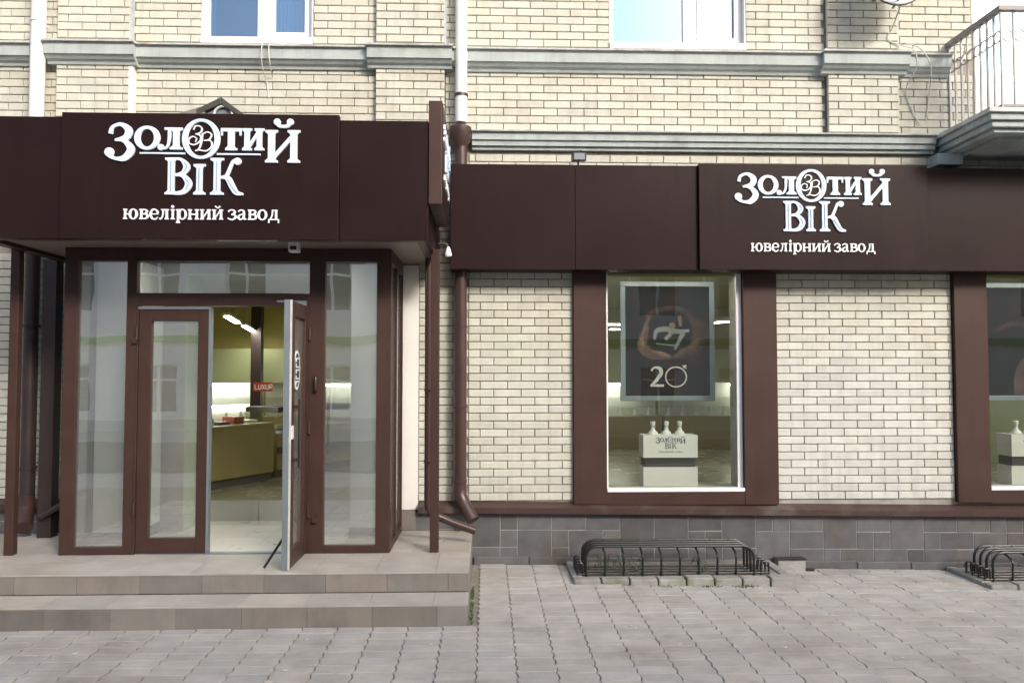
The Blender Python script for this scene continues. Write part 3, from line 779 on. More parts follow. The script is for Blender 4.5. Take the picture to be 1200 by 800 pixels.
V('pane', -2.875, -1.465, 2.435, 2.70, VF + .03, VF + .036, 'g_shop', 0)
MB().box(-2.857, -2.27, VF - .006, VF + .0, 2.30, 2.322).build('door_seal', 'alu', ve_)
# vestibule sides: glazed frames back to the wall
for q, (xa, xb) in enumerate(((-3.46, -3.41), (-0.84, -0.79))):
    V('side_frame', xa, xb, VZ, .365, VF + .07, -0.002); V('side_frame', xa, xb, 2.70, VT, VF + .07, -0.002)
    V('side_frame', xa, xb, .365, 2.70, -0.06, -0.002)
    V('side_frame', xa, xb, .365, 2.70, -.54, -.49)
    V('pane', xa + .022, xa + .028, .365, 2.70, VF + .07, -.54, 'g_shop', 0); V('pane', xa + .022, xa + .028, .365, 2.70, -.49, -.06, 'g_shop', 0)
# closed leaf
lf = MB().box(-2.852, -2.752, VF + .004, VF + .06, .315, 2.315).box(-2.372, -2.285, VF + .004, VF + .06, .315, 2.315).box(-2.752, -2.372, VF + .004, VF + .06, 2.205, 2.315).box(-2.752, -2.372, VF + .004, VF + .06, .315, .435)
door = lf.build('closed_door', 'brown', ve_, bevel=.004)
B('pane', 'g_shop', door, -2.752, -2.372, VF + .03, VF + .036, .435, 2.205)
B('edge_trim', 'alu', door, -2.285, -2.268, VF + .0, VF + .062, .315, 2.318)
for z in (.62, 2.05): MB().tube([(-2.862, VF - .012, z), (-2.862, VF - .012, z + .1)], .013).build('hinge', 'dark', door)
B('hinge_knob', 'dark', door, -2.90, -2.86, VF - .02, VF - .004, 2.02, 2.06)
# open leaf, swung out square to the front
hx0 = -1.468; y_h, y_e = VF - .012, VF - .56; xl, xr = hx0 - .055, hx0
ol = MB().box(xl, xr, y_e, y_e + .10, .315, 2.325).box(xl, xr, y_h - .10, y_h, .315, 2.325).box(xl, xr, y_e + .10, y_h - .10, 2.21, 2.325).box(xl, xr, y_e + .10, y_h - .10, .315, .435)
od = ol.build('open_door', 'brown', ve_, bevel=.004)
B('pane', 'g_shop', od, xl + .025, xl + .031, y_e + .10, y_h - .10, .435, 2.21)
B('edge_trim', 'alu', od, xl - .002, xr + .002, y_e - .012, y_e - .001, .31, 2.33)
MB().box(xr - .012, xr + .004, y_e - .016, y_e - .012, .31, 2.33).build('edge_seal', 'wire', od)
oval = [(y_e + .25 + .10 * math.cos(t), 1.80 + .155 * math.sin(t)) for t in [6.2832 * i / 32 for i in range(32)]]
MB().prism([(u, v) for u, v in oval], xl + .033, xl + .036, lambda u, v, w: (w, u, v)).build('oval_sticker', 'rim', od)
MB().prism([(y_e + .25 + (u - y_e - .25) * .72, 1.80 + (v - 1.80) * .86) for u, v in oval], xl + .0365, xl + .038, lambda u, v, w: (w, u, v)).build('sticker_field', 'print', od)
for q, z in enumerate((1.88, 1.835, 1.79, 1.745, 1.70)):
    MB().box(xl + .039, xl + .040, y_e + .195, y_e + .225, z - .016, z + .016).box(xl + .039, xl + .040, y_e + .225, y_e + .305, z - (.016 if q % 2 else -.006), z - (.006 if q % 2 else -.016)).build('sticker_mark', 'rim', od)
for z in (1.12, 1.52): MB().box(xr + .004, xr + .055, y_e + .04, y_e + .075, z - .012, z + .012).build('handle_mount', 'dark', od)
MB().tube([(xr + .055, y_e + .057, 1.06), (xr + .055, y_e + .057, 1.58)], .016).build('pull_handle', 'dark', od)
MB().tube([(xl - .001, y_e + .04, 1.33), (xl - .06, y_e + .04, 1.33), (xl - .06, y_e + .14, 1.33)], .011).build('lever_handle', 'alu', od)
B('lock_plate', 'pvc', od, xr + .002, xr + .01, y_e - .008, y_e + .05, 1.28, 1.38)
MB().tube([(xl, y_e + .14, .53), (xl - .02, y_e + .14, .53), (xl - .15, y_e + .06, .312)], .010).build('door_stay', 'black', od)
B('stay_bracket', 'black', od, xl - .018, xl - .001, y_e + .11, y_e + .17, .48, .58)
for z in (.60, 1.28, 2.05): MB().tube([(hx0 + .012, VF - .016, z), (hx0 + .012, VF - .016, z + .10)], .014).build('hinge', 'brown', od)
B('knob', 'brown', ve_, -1.42, -1.38, VF - .03, VF - .004, .56, .60)
MB().tube(spline([(-1.40, VF - .004, 1.63), (-1.40, VF - .04, 1.64), (-1.40, VF - .04, 1.74), (-1.40, VF - .004, 1.75)], 4), .010).build('handle', 'dark', ve_)
# door closer arm over the opening
MB().box(-1.62, -1.48, VF - .05, VF - .006, 2.33, 2.37).tube([(-1.55, VF - .03, 2.36), (-1.66, VF - .25, 2.345), (-1.515, VF - .33, 2.338)], .008).build('closer_arm', 'alu', ve_)
# white boxed columns inside the vestibule and white jamb panel on the wall
for (xa, xb, ya) in ((-3.40, -3.04, -.53), (-1.22, -.845, -.36)):
    w = thing('boxed_column', ((xa + xb) / 2, ya / 2, VZ), 'white boxed wall column with dark skirting inside the vestibule, ' + ('on the side of the closed door' if xa < -3 else 'on the side of the open door'), 'column')
    B('shaft', 'white_render', w, xa, xb, ya, -0.004, .40, 2.76); B('skirting', 'skirting', w, xa - .006, xb + .006, ya - .006, -0.004, .304, .398)
wp = B('white_jamb', 'white_render', bld, -0.862, -0.642, -0.03, 0.008, 0.50, 2.80)
B('jamb_base', 'riser', bld, -0.85, -0.66, -0.052, -0.04, 0.306, 0.497)
B('inner_wall_lining', 'white_render', bld, -1.215, -.865, -.003, .008, .31, 2.76)
# ---------------------------------------------------------------- shop interior
def struct(name, mat, *b): return B(name, mat, None, *b, kind='structure', loc=(0, 0, 0))
struct('shop_floor', 'ifloor', -6.4, 7.4, .52, 6.6, .40, .505)
struct('vestibule_floor', 'vfloor', -2.83, -1.22, -.04, .50, .20, .3055)
struct('shop_ceiling', 'ceil', -6.4, 7.4, .41, 6.6, 2.95, 3.05)
struct('shop_wall_back', 'olive', -6.4, 7.4, 6.5, 6.6, .505, 2.95)
struct('shop_wall_left', 'olive', -6.4, -6.3, .41, 6.5, .505, 2.95)
struct('shop_wall_right', 'green_wall', 7.3, 7.4, .41, 6.5, .505, 2.95)
struct('shop_wall_front_lining', 'green_wall', -6.3, -2.84, .41, .43, .505, 2.95)
struct('shop_wall_front_lining', 'green_wall', -1.2, 1.12, .41, .43, .505, 2.95)
iv = MB().box(-2.828, -1.222, .512, .518, .306, .395).build('entry_step', 'vriser', None, 'grey tiled step just inside the open shop doorway', 'step')
MB().box(-2.828, -1.222, .505, .52, .396, .508).build('step_tile', 'vriser', iv)
for i in range(3):
    xa = -2.80 + i * .53
    MB().box(xa + .003, xa + .525, .498, .504, .308, .502).build('step_tile', 'vriser', iv)
for j in range(5):
    for i in range(4):
        xa, ya = -2.84 + i * .44 + (j % 2) * .2 - .2, -.88 + j * .29
        a, b = max(xa, -2.82 if ya > -.1 else -3.03), min(xa + .44, -1.24)
        if b - a > .03: MB().box(a + .002, b - .002, ya + .002, ya + .288, .3035, .3085).build('floor_tile', 'vfloor', bpy.data.objects['vestibule_floor'])
# jamb lining of the doorway
MB().box(-2.829, -2.815, .0, .41, .31, 2.72).box(-1.235, -1.221, .0, .41, .31, 2.72).box(-2.815, -1.235, .0, .41, 2.70, 2.719).build('doorway_lining', 'green_wall', bld)
# angled counter
def rotbox(m, p0, p1, d, z0, z1, off=0.0):
    a, b = Vector(p0), Vector(p1); t = (b - a).normalized(); n = Vector((-t.y, t.x))
    q = [a + n * off, b + n * off, b + n * (off + d), a + n * (off + d)]
    m.add([(p.x, p.y, z0) for p in q] + [(p.x, p.y, z1) for p in q], [(0, 3, 2, 1), (4, 5, 6, 7), (0, 1, 5, 4), (1, 2, 6, 5), (2, 3, 7, 6), (3, 0, 4, 7)])
    return m
ct = thing('sales_counter', (-2.9, 1.6, .505), 'olive wooden sales counter with glass display top seen through the open door', 'counter')
p0, p1 = (-3.35, .55), (-2.55, 2.1)
rotbox(MB(), p0, p1, .6, .60, 1.16).build('cabinet', 'counter', ct); rotbox(MB(), p0, p1, .55, .506, .60, .03).build('base', 'skirting', ct)
rotbox(MB(), p0, p1, .62, 1.16, 1.19, -.01).build('top', 'counter', ct); rotbox(MB(), p0, p1, .006, 1.19, 1.40).build('glass_front', 'g_disp', ct)
rotbox(MB(), p0, p1, .03, 1.375, 1.40, .40).build('light_strip', 'strip', ct); rotbox(MB(), p0, p1, .02, 1.19, 1.40, .45).build('case_back', 'stand', ct)
for q in range(7):
    a_ = Vector(p0).lerp(Vector(p1), .06 + q * .13); b_ = Vector(p0).lerp(Vector(p1), .15 + q * .13)
    rotbox(MB(), a_, b_, .18, 1.191, 1.225 + .05 * (q % 2), .14).build('jewellery_tray', ('stand', 'skirting', 'red')[q % 3], ct)
    MB().lathe((a_.x - .24, a_.y + .14, 1.191), [(.03, 0), (.012, .05), (.02, .11), (.008, .13)], 8).build('jewellery_bust', 'stand', ct)
ct2 = thing('display_counter', (-2.3, 2.8, .505), 'dark-fronted glass display counter further inside the shop', 'counter')
p2, p3 = (-2.55, 2.25), (-1.75, 3.6)
rotbox(MB(), p2, p3, .6, .60, 1.10).build('cabinet', 'counter', ct2); rotbox(MB(), p2, p3, .55, .506, .60, .03).build('base', 'skirting', ct2)
rotbox(MB(), p2, p3, .62, 1.30, 1.36, -.01).build('top', 'dark', ct2); rotbox(MB(), p2, p3, .006, 1.10, 1.30).build('glass_front', 'g_disp', ct2)
rotbox(MB(), p2, p3, .02, .80, .88, -.022).build('drawer_gap', 'skirting', ct2)
# lit wall cabinets
for k, (xa, xb, name_) in enumerate(((-6.2, -3.9, 'behind the olive counter'), (-3.85, -1.6, 'facing the open door'), (-1.55, .7, 'between the door and the display window'), (.75, 3.0, 'behind the poster window'), (3.05, 5.3, 'right of the poster window'), (5.35, 7.25, 'in the far corner of the shop'))):
    wc = thing('wall_cabinet', ((xa + xb) / 2, 6.2, .505), 'lit jewellery wall cabinet ' + name_, 'cabinet', 'lit cabinets along the shop back wall')
    yb = 6.2
    B('base', 'counter', wc, xa, xb, yb - .25, 6.49, .506, 1.05); B('back_panel', 'stand', wc, xa, xb, 6.47, 6.49, 1.05, 1.62)
    B('cabinet_top', 'green_wall', wc, xa, xb, yb - .05, 6.49, 1.62, 2.2); B('light_strip', 'strip', wc, xa + (.05, .9, 1.3, .7, 1.2, .2)[k], xb - (.2, .1, .3, .5, .3, .1)[k], yb + .02, yb + .09, 1.56, 1.60)
    for z in (1.2, 1.36): B('glass_shelf', 'g_disp', wc, xa + .02, xb - .02, yb, 6.46, z, z + .008)
    for i in range(9):
        x = xa + .15 + i * (xb - xa - .3) / 8
        MB().lathe((x, yb + .1, 1.051), [(.05, 0), (.03, .06), (.02, .10), (.028, .13), (.015, .15)], 8).build('jewellery_bust', 'stand', wc)
# columns and things inside
dc = thing('dark_pillar', (-3.7, 5.4, .505), 'dark square pillar inside the shop above the counters', 'pillar')
B('shaft', 'dark', dc, -3.78, -3.62, 5.3, 5.45, .62, 2.945); B('plinth', 'skirting', dc, -3.80, -3.60, 5.28, 5.47, .506, .62)
rs = thing('red_notice', (-3.5, 4.9, 1.6), 'small red notice with pale letters hanging inside the shop', 'sign')
B('board', 'red', rs, -3.62, -3.32, 4.90, 4.92, 1.50, 1.64)
MB().tube([(-3.47, 4.91, 1.64), (-3.47, 4.91, 2.95)], .004, 5).build('hanging_wire', 'dark', rs)
def word(parent, x, z, h, segs, y, mat):
    for k, ch in enumerate(segs):
        m = MB()
        for i, ((a, b), (c, d)) in enumerate(ch):
            dx, dz = (c - a), (d - b); l = math.hypot(dx, dz) or 1; nx, nz = -dz / l * .09 * h, dx / l * .09 * h
            p = [(x + k * h * .8 + a * h * .55, z + b * h), (x + k * h * .8 + c * h * .55, z + d * h)]
            yy = y - i * .0004
            m.add([(p[0][0] + nx, yy, p[0][1] + nz), (p[1][0] + nx, yy, p[1][1] + nz), (p[1][0] - nx, yy, p[1][1] - nz), (p[0][0] - nx, yy, p[0][1] - nz)], [(0, 1, 2, 3)])
        m.build('letter', mat, parent)
GL = dict(L=[((0, 1), (0, 0)), ((0, 0), (1, 0))], U=[((0, 1), (0, 0)), ((0, 0), (1, 0)), ((1, 0), (1, 1))], X=[((0, 0), (1, 1)), ((0, 1), (1, 0))],
          R=[((0, 0), (0, 1)), ((0, 1), (1, 1)), ((1, 1), (1, .5)), ((1, .5), (0, .5)), ((.3, .5), (1, 0))])
word(rs, -3.59, 1.535, .07, [GL[c] for c in 'LUXUR'[:5]], 4.897, 'stand')
# hanging tube lamps
def tube_lamp(a, b, z, label):
    t = thing('tube_lamp', ((a[0] + b[0]) / 2, (a[1] + b[1]) / 2, z), label, 'lamp', 'tube lamps hanging in the shop')
    rotbox(MB(), a, b, .09, z + .012, z + .048, -.045).build('housing', 'stand', t); rotbox(MB(), a, b, .07, z, z + .011, -.035).build('tube', 'lamp' if z < 2.6 else 'added_win_lamp', t)
    if z < 2.6: MB().tube([(a[0] * .8 + b[0] * .2, a[1] * .8 + b[1] * .2, z + .05), (a[0] * .8 + b[0] * .2, a[1] * .8 + b[1] * .2, 2.95)], .004, 5).tube([(a[0] * .2 + b[0] * .8, a[1] * .2 + b[1] * .8, z + .05), (a[0] * .2 + b[0] * .8, a[1] * .2 + b[1] * .8, 2.95)], .004, 5).build('hanging_wire', 'wire', t)
for a, b, lab in (((-3.1, 2.0), (-3.37, 3.3), 'tube lamp over the olive counter'), ((-3.47, 3.9), (-3.9, 6.0), 'tube lamp deeper inside beyond the olive counter'),
                  ((2.95, 3.2), (3.45, 2.3), 'slanting tube lamp seen at the right edge of the poster window'), ((1.9, 4.6), (2.3, 4.6), 'short tube lamp beside the poster'), ((1.6, 3.4), (2.0, 3.4), 'short tube lamp nearer the poster window'),
                  ((5.6, 3.0), (6.4, 2.4), 'tube lamp behind the end display window'), ((-.6, 3.0), (-.6, 4.4), 'tube lamp between the door and the display window')):
    tube_lamp(a, b, 2.45, lab)
tube_lamp((1.3, .082), (2.3, .082), 2.728, 'added tube lamp brightening the poster and stand in the poster window')
tube_lamp((5.0, .082), (6.0, .082), 2.728, 'added tube lamp brightening the poster and stand in the end display window')  # both window tubes are added to light the posters and stands
for xd, lab in ((-2.55, 'added square ceiling light brightening the vestibule above the closed door'), (-1.6, 'added square ceiling light brightening the vestibule above the open door')):
    dl = thing('added_ceiling_light', (xd, -.62, CZ0 + .03), lab, 'lamp', 'added square ceiling lights brightening the vestibule')
    B('frame', 'pvc', dl, xd - .14, xd + .14, -.87, -.59, CZ0 + .018, CZ0 + .0295); B('diffuser', 'led', dl, xd - .12, xd + .12, -.85, -.61, CZ0 + .012, CZ0 + .0175)  # unseen lights added to brighten the vestibule columns and floor
# ---------------------------------------------------------------- window displays
def window_display(x, w, mirrored, tail):
    sb = thing('window_shelf', (x, .3, .505), 'grey display shelf inside the ' + tail, 'shelf')
    B('board', 'vriser', sb, x - .64, x + .64, .10, .62, .60, .655); B('support', 'skirting', sb, x - .60, x + .60, .45, .6, .506, .60)
    st = thing('display_stand', (x + w, .3, .656), 'white display stand with dark shop lettering inside the ' + tail, 'display stand')
    a, b = x + w - .27, x + w + .27
    B('lower_block', 'stand', st, a, b, .27, .5, .656, .85); B('dark_band', 'print', st, a + .02, b - .02, .29, .5, .85, .945); B('upper_block', 'stand', st, a, b, .26, .5, .945, 1.165)
    sc_ = .30 / 1073
    logo(st, lambda u, v, q: (x + w - .15 + (u - 62) * sc_, .26 - q * .05, 1.145 - (v - 95) * sc_), t=.01, rim=False, mats=('print', 'print', 'print'))
    for k in range(3):
        bx = x + w - .155 + k * .135
        bu = thing('necklace_bust', (bx, .36, 1.166), 'small white necklace bust on the lettered stand in the ' + tail, 'bust', 'busts in the ' + tail)
        MB().lathe((bx, .36, 1.166), [(.052, 0), (.05, .018), (.022, .045), (.018, .085), (.024, .10), (.026, .125), (.018, .13)], 12).build('neck', 'stand', bu)
        MB().tube([(bx + .027 * math.cos(t), .36 + .027 * math.sin(t), 1.238 - .012 * math.sin(t)) for t in [6.2832 * i / 14 for i in range(14)]], .003, 5, True).build('necklace', 'alu', bu)
def poster(x0, x1, z0, z1, y, tail, kind):
    t = thing('poster_frame', ((x0 + x1) / 2, y, z0), 'dark jewellery poster in a pale frame hanging in the ' + tail, 'poster')
    fw = .05
    MB().box(x0, x1, y, y + .03, z0, z0 + fw).box(x0, x1, y, y + .03, z1 - fw, z1).box(x0, x0 + fw, y, y + .03, z0 + fw, z1 - fw).box(x1 - fw, x1, y, y + .03, z0 + fw, z1 - fw).build('frame', 'poster_frame', t, bevel=.004)
    B('sheet', 'poster', t, x0 + fw, x1 - fw, y + .012, y + .02, z0 + fw, z1 - fw)
    MB().tube([(x0 + .1, y + .015, z1), (x0 + .1, y + .015, 2.778)], .003, 5).tube([(x1 - .1, y + .015, z1), (x1 - .1, y + .015, 2.778)], .003, 5).build('hanging_wire', 'wire', t)
    W_, H_ = x1 - x0, z1 - z0
    fn = lambda u, v, q: (x0 + u / 600 * W_, y + .0115 - q, z1 - v / 800 * H_)
    def pr(strokes, mat, k, nm): glyph_mb(strokes, fn, 0.0, .0004 + k * .0006).build(nm, mat, t)
    if kind == 0:
        pr(curve([(160, 250), (200, 215), (270, 185), (360, 180), (430, 215), (480, 280)], (30, 46, 36, 34, 40, 60)), 'skin3', 0, 'printed_hand')
        pr(curve([(170, 290), (150, 360), (140, 430), (180, 480), (250, 500), (325, 510)], (34, 56, 70, 76, 56, 24)), 'skin2', 1, 'printed_hand')
        pr(curve([(490, 270), (515, 350), (480, 430), (410, 485), (330, 510)], (90, 120, 96, 66, 26)), 'skin3', 2, 'printed_hand')
        pr(curve([(160, 300), (138, 390), (150, 450)], (8, 22, 16)), 'skin', 3, 'printed_finger')
        pr(curve([(200, 470), (260, 482), (320, 505)], (16, 26, 14)), 'skin', 4, 'printed_finger')
        pr(curve([(500, 380), (450, 440), (380, 480), (335, 506)], (30, 40, 34, 14)), 'skin2', 5, 'printed_finger')
        pr(curve([(185, 235), (170, 275), (155, 295)], (22, 26, 14)), 'skin2', 6, 'printed_finger')
        pr(curve([(215, 390), (235, 330), (300, 320), (360, 335), (440, 330)], (16, 34, 40, 36, 20)) + line((285, 390), (330, 340), 26) + line((400, 345), (345, 455), 34, 18) + line((225, 418), (350, 430), 9), 'pale', 7, 'printed_ribbon')
        pr(line((375, 230), (385, 300), 30, 22) + dot(330, 295, 20), 'skin', 14, 'printed_ribbon_end')
        pr(curve([(195, 600), (215, 578), (250, 585), (255, 620), (225, 665), (192, 700)], (14, 14, 26, 28, 22, 14)) + line((190, 697), (275, 697), 18), 'silver', 7, 'printed_numeral')
        pr(ring(352, 640, 70, 70, 62, 62), 'silver', 10, 'printed_ring'); pr(line((395, 562), (418, 585), 8) + line((418, 560), (398, 580), 8) + dot(408, 570, 9), 'silver', 12, 'printed_gem')
    else:
        pr(curve([(130, 330), (220, 280), (320, 300)], (20, 40, 20)), 'skin3', 0, 'printed_ribbon'); pr(curve([(300, 760), (300, 640), (330, 540), (360, 500)], (160, 150, 110, 50)), 'skin2', 2, 'printed_figure')
window_display(1.79, .03, False, 'poster window')
window_display(5.50, .03, True, 'end display window')
poster(1.345, 2.30, 1.50, 2.70, .36, 'poster window', 0); poster(4.99, 6.0, 1.50, 2.70, .36, 'end display window', 1)

# ---------------------------------------------------------------- downpipes
dp = thing('downpipe', (-0.24, -0.08, 0.4), 'downpipe white above and brown below beside the wall sign', 'downpipe')
MB().tube([(-.243, -.105, 4.15), (-.243, -.105, 9)], .058, 14).build('upper_pipe', 'zinc', dp)
MB().lathe((-.25, -.105, 3.86), [(.055, 0), (.06, .05), (.10, .12), (.105, .24), (.10, .245)], 14).build('hopper', 'pipe', dp)
MB().tube([(-.243, -.105, 4.12), (-.243, -.105, .70)], .060, 14).build('lower_pipe', 'pipe', dp)
MB().tube([(-.243, -.105, .72), (-.243, -.11, .64), (-.20, -.15, .56), (-.12, -.22, .43)], [.064, .064, .062, .062], 14).build('outlet', 'pipe', dp)
for z in (2.2, 1.45, .76, 4.4): MB().tube([(-.243, -.105, z), (-.243, -.105, z + .025)], .066, 14).box(-.26, -.225, -.06, .01, z, z + .025).build('bracket', 'pipe', dp)
dp2 = thing('downpipe', (-0.53, -.5, 0.45), 'thin brown canopy downpipe behind the post with a slanting outlet', 'downpipe')
MB().tube([(-.505, -.60, CZ0 + .028), (-.505, -.60, .62), (-.47, -.60, .56)], .034, 12).build('pipe', 'pipe', dp2)
MB().tube([(-.50, -.60, .60), (-.44, -.60, .545), (-.30, -.60, .485), (-.095, -.60, .41)], .036, 12).build('outlet', 'pipe', dp2)
for z in (1.0, 1.62): MB().tube([(-.505, -.60, z), (-.505, -.60, z + .022)], .039, 12).tube([(-.505, -.6, z + .01), (-.43, -.9, z + .01)], .007, 6).build('bracket', 'pipe', dp2)
dp3 = thing('downpipe', (-4.18, -0.1, 2), 'white painted downpipe running down behind the canopy end', 'downpipe')
MB().tube([(-4.19, -.125, 2.9), (-4.19, -.125, 9)], .066, 14).build('upper_pipe', 'zinc', dp3)
MB().tube([(-4.19, -.125, 2.95), (-4.19, -.125, .62)], .064, 14).build('lower_pipe', 'dark', dp3)
MB().tube([(-4.19, -.125, .66), (-4.19, -.13, .55), (-4.16, -.2, .46), (-4.12, -.28, .40)], .068, 14).build('outlet', 'pipe', dp3)
for z in (5.05, 2.2, .9): MB().tube([(-4.19, -.125, z), (-4.19, -.125, z + .02)], .073, 14).box(-4.21, -4.17, -.07, .01, z, z + .02).build('bracket', 'zinc' if z > 4 else 'dark', dp3)
rw = thing('wall_post', (-3.98, -.2, .3), 'dark metal post with slanting brace beside the white downpipe', 'post')
B('shaft', 'dark', rw, -4.02, -3.90, -.26, -.14, .304, 2.81)
MB().tube([(-3.96, -.3, .50), (-3.50, -.3, .78)], .030, 8).build('brace', 'dark', rw)

# ---------------------------------------------------------------- balcony
bal = thing('balcony', (5.5, -.45, 3.83), 'grey balcony with white iron railing and ring ornaments beside the sign', 'balcony')
bx0, bx1, bf = 4.36, 7.6, -0.90
def slab(name, mat, i, z0, z1): return B(name, mat, bal, bx0 + i, bx1, bf + i, -.0, z0, z1, bevel=.006)
slab('slab_top', 'coping', 0, 4.045, 4.085); slab('slab_moulding', 'stucco', .03, 3.985, 4.043); slab('slab_moulding', 'stucco', .06, 3.93, 3.983); slab('slab_moulding', 'stucco', .10, 3.89, 3.928)
B('slab_soffit', 'stucco', bal, bx0 + .22, bx1, bf + .22, 0, 3.86, 3.888)
MB().box(bx0 - .03, bx0 + .22, -.16, .004, 3.775, 3.888).build('console', 'stucco', bal, bevel=.01)
rx = 4.545; rf = -.80; rt = 4.99
MB().box(rx - .03, rx + .03, rf - .03, .01, rt - .012, rt + .028).box(rx + .03, bx1, rf - .03, rf + .03, rt - .012, rt + .028).build('handrail', 'rail', bal)
MB().box(rx - .012, rx + .012, rf, 0, 4.12, 4.14).box(rx + .012, bx1, rf - .012, rf + .012, 4.12, 4.14).build('bottom_rail', 'rail', bal)
n = 8
for i in range(n + 1):
    y = rf + .0 + (-.02 - rf) * i / n
    MB().box(rx - .008, rx + .008, y - .008, y + .008, 4.086, rt - .012).build('baluster', 'iron', bal)
for i in range(n):
    y = rf + (-.02 - rf) * (i + .5) / n
    MB().tube([(rx, y + .05 * math.cos(t), 4.76 + .05 * math.sin(t)) for t in [6.2832 * k / 16 for k in range(16)]], .007, 5, True).build('ring', 'iron', bal)
for i in range(1, 26):
    x = rx + i * .115
    MB().box(x - .008, x + .008, rf - .008, rf + .008, 4.086, rt - .012).build('baluster', 'iron', bal)
    MB().tube([(x - .0575 + .05 * math.cos(t), rf, 4.76 + .05 * math.sin(t)) for t in [6.2832 * k / 16 for k in range(16)]], .007, 5, True).build('ring', 'iron', bal)

# satellite dish and loose wires
sd = thing('satellite_dish', (3.86, -.25, 5.0), 'pale grey satellite dish on the wall beside the balcony', 'satellite dish')
dm = MB(); nr, ns_ = 5, 28; cxx, cyy, czz = 3.80, -.36, 5.50
vs_ = []
for k in range(nr + 1):
    r = .30 * k / nr
    for j in range(ns_):
        t = 6.2832 * j / ns_
        vs_.append((cxx + r * math.cos(t), cyy - .32 * (r * r) * 1.6 + .22 * r * math.sin(t), czz + r * 1.08 * math.sin(t)))
fs = [(k * ns_ + j, k * ns_ + (j + 1) % ns_, (k + 1) * ns_ + (j + 1) % ns_, (k + 1) * ns_ + j) for k in range(nr) for j in range(ns_)]
dm.add(vs_, fs); dm.sm = True
dob = dm.build('reflector', 'dish', sd); so_ = dob.modifiers.new('thick', 'SOLIDIFY'); so_.thickness = .008
MB().tube([vs_[nr * ns_ + j] for j in range(ns_)], .009, 6, True).build('rim', 'rust', sd)
MB().tube([(cxx, cyy - .02, czz - .31), (cxx + .02, cyy - .30, czz - .20), (cxx + .02, cyy - .38, czz - .06)], .011).build('feed_arm', 'alu', sd)
MB().tube([(cxx, cyy, czz), (cxx, -.10, czz - .02), (cxx - .02, -.065, czz - .1)], .02).build('mount', 'alu', sd)
for k, (pts, lab) in enumerate((
    ([(3.90, -.36, 5.26), (3.93, -.12, 5.12), (3.90, -.085, 5.02), (4.03, -.09, 4.96), (4.12, -.16, 4.88), (4.14, -.15, 4.72), (4.10, -.03, 4.55), (4.16, -.02, 4.35), (4.24, -.02, 4.20)], 'thin grey cable dropping from the satellite dish over the cornice'),
    ([(4.05, -.08, 4.99), (4.18, -.16, 4.90), (4.28, -.155, 4.72), (4.33, -.03, 4.50), (4.30, -.02, 4.25)], 'loose pale cable over the cornice near the balcony'),
    ([(-2.06, -.03, 4.97), (-2.10, -.16, 4.88), (-2.115, -.15, 4.7), (-2.10, -.02, 4.55), (-2.08, -.02, 4.40)], 'white cord hanging from the upper window over the entrance'),
    ([(-2.06, -.03, 4.97), (-2.045, -.16, 4.86), (-2.04, -.15, 4.7), (-2.045, -.02, 4.60)], 'short white cord hanging beside the longer one under the upper window'))):
    MB().tube(spline(pts, 6), .006, 5).build('cable', 'wire', None, lab, 'cable')

# ---------------------------------------------------------------- bicycle racks
def arch(x0, x1, y, z0, zt, r=.10):
    p = [(x0, y, z0), (x0, y, zt - r)]
    p += [(x0 + r - r * math.cos(t), y, zt - r + r * math.sin(t)) for t in [math.pi / 2 * i / 6 for i in range(1, 7)]]
    p += [(x1 - r + r * math.sin(t), y, zt - r + r * math.cos(t)) for t in [math.pi / 2 * i / 6 for i in range(0, 7)]]
    return p + [(x1, y, z0)]
def rack(x0, x1, label, nk):
    zb = gz((x0 + x1) / 2)
    kb = thing('kerb_base', ((x0 + x1) / 2, -.6, zb), 'raised row of mossy concrete kerb blocks under the ' + ('bicycle rack by the poster window' if x0 < 2 else 'bicycle rack at the end display window'), 'kerb')
    ya, yb = -.76, -.42
    w = (x1 - x0) / nk
    for i in range(nk):
        MB().box(x0 + i * w + .006, x0 + (i + 1) * w - .006, ya + rnd.uniform(-.006, .006), ya + .12, zb - .05, zb + .062 + rnd.uniform(-.006, .006)).build('kerb_block', 'kerb', kb, bevel=.012)
    for q in (0, 1):
        xa = x0 + .006 if q == 0 else x1 - .10
        MB().box(xa, xa + .094, ya + .128, -.07, zb - .05, zb + .056).build('kerb_block', 'kerb', kb, bevel=.012)
    MB().box(x0 + .105, x1 - .105, ya + .125, -.07, zb - .05, zb + .045).build('bed', 'joint', kb)
    zt = zb + .045
    t = thing('bicycle_rack', ((x0 + x1) / 2, -.5, zt), label, 'bicycle rack')
    ys = [-.59, -.50, -.41, -.32]
    xa, xb = x0 + .13, x1 - .33
    for i, y in enumerate(ys):
        MB().tube(arch(xa, xb, y, zt - .005, zt + .255), .0115, 8).build('hoop_tube', 'black', t)
        MB().tube(arch(xa - .075, xa - .03, y, zt - .005, zt + .115, .02), .009, 6).build('foot_loop', 'black', t)
        MB().tube(arch(xb + .06, xb + .13, y, zt - .005, zt + .115, .02), .009, 6).build('foot_loop', 'black', t)
        MB().tube([(xa - .08, y, zt + .02), (xb + .14, y, zt + .02)], .009, 6).build('base_rail', 'black', t)
    m = 9
    for i in range(1, m):
        x = xa + (xb - xa) * i / m
        MB().tube(spline([(x + .02, ys[-1], zt + .252), (x, ys[-1] - .12, zt + .24), (x, ys[0] - .01, zt + .19), (x, ys[0] - .02, zt + .1), (x, ys[0] - .02, zt - .004)], 5), .0095, 6).build('divider', 'black', t)
rack(0.74, 2.68, 'long black tubular bicycle rack under the poster window', 8)
rack(4.36, 6.3, 'black tubular bicycle rack under the end display window', 8)
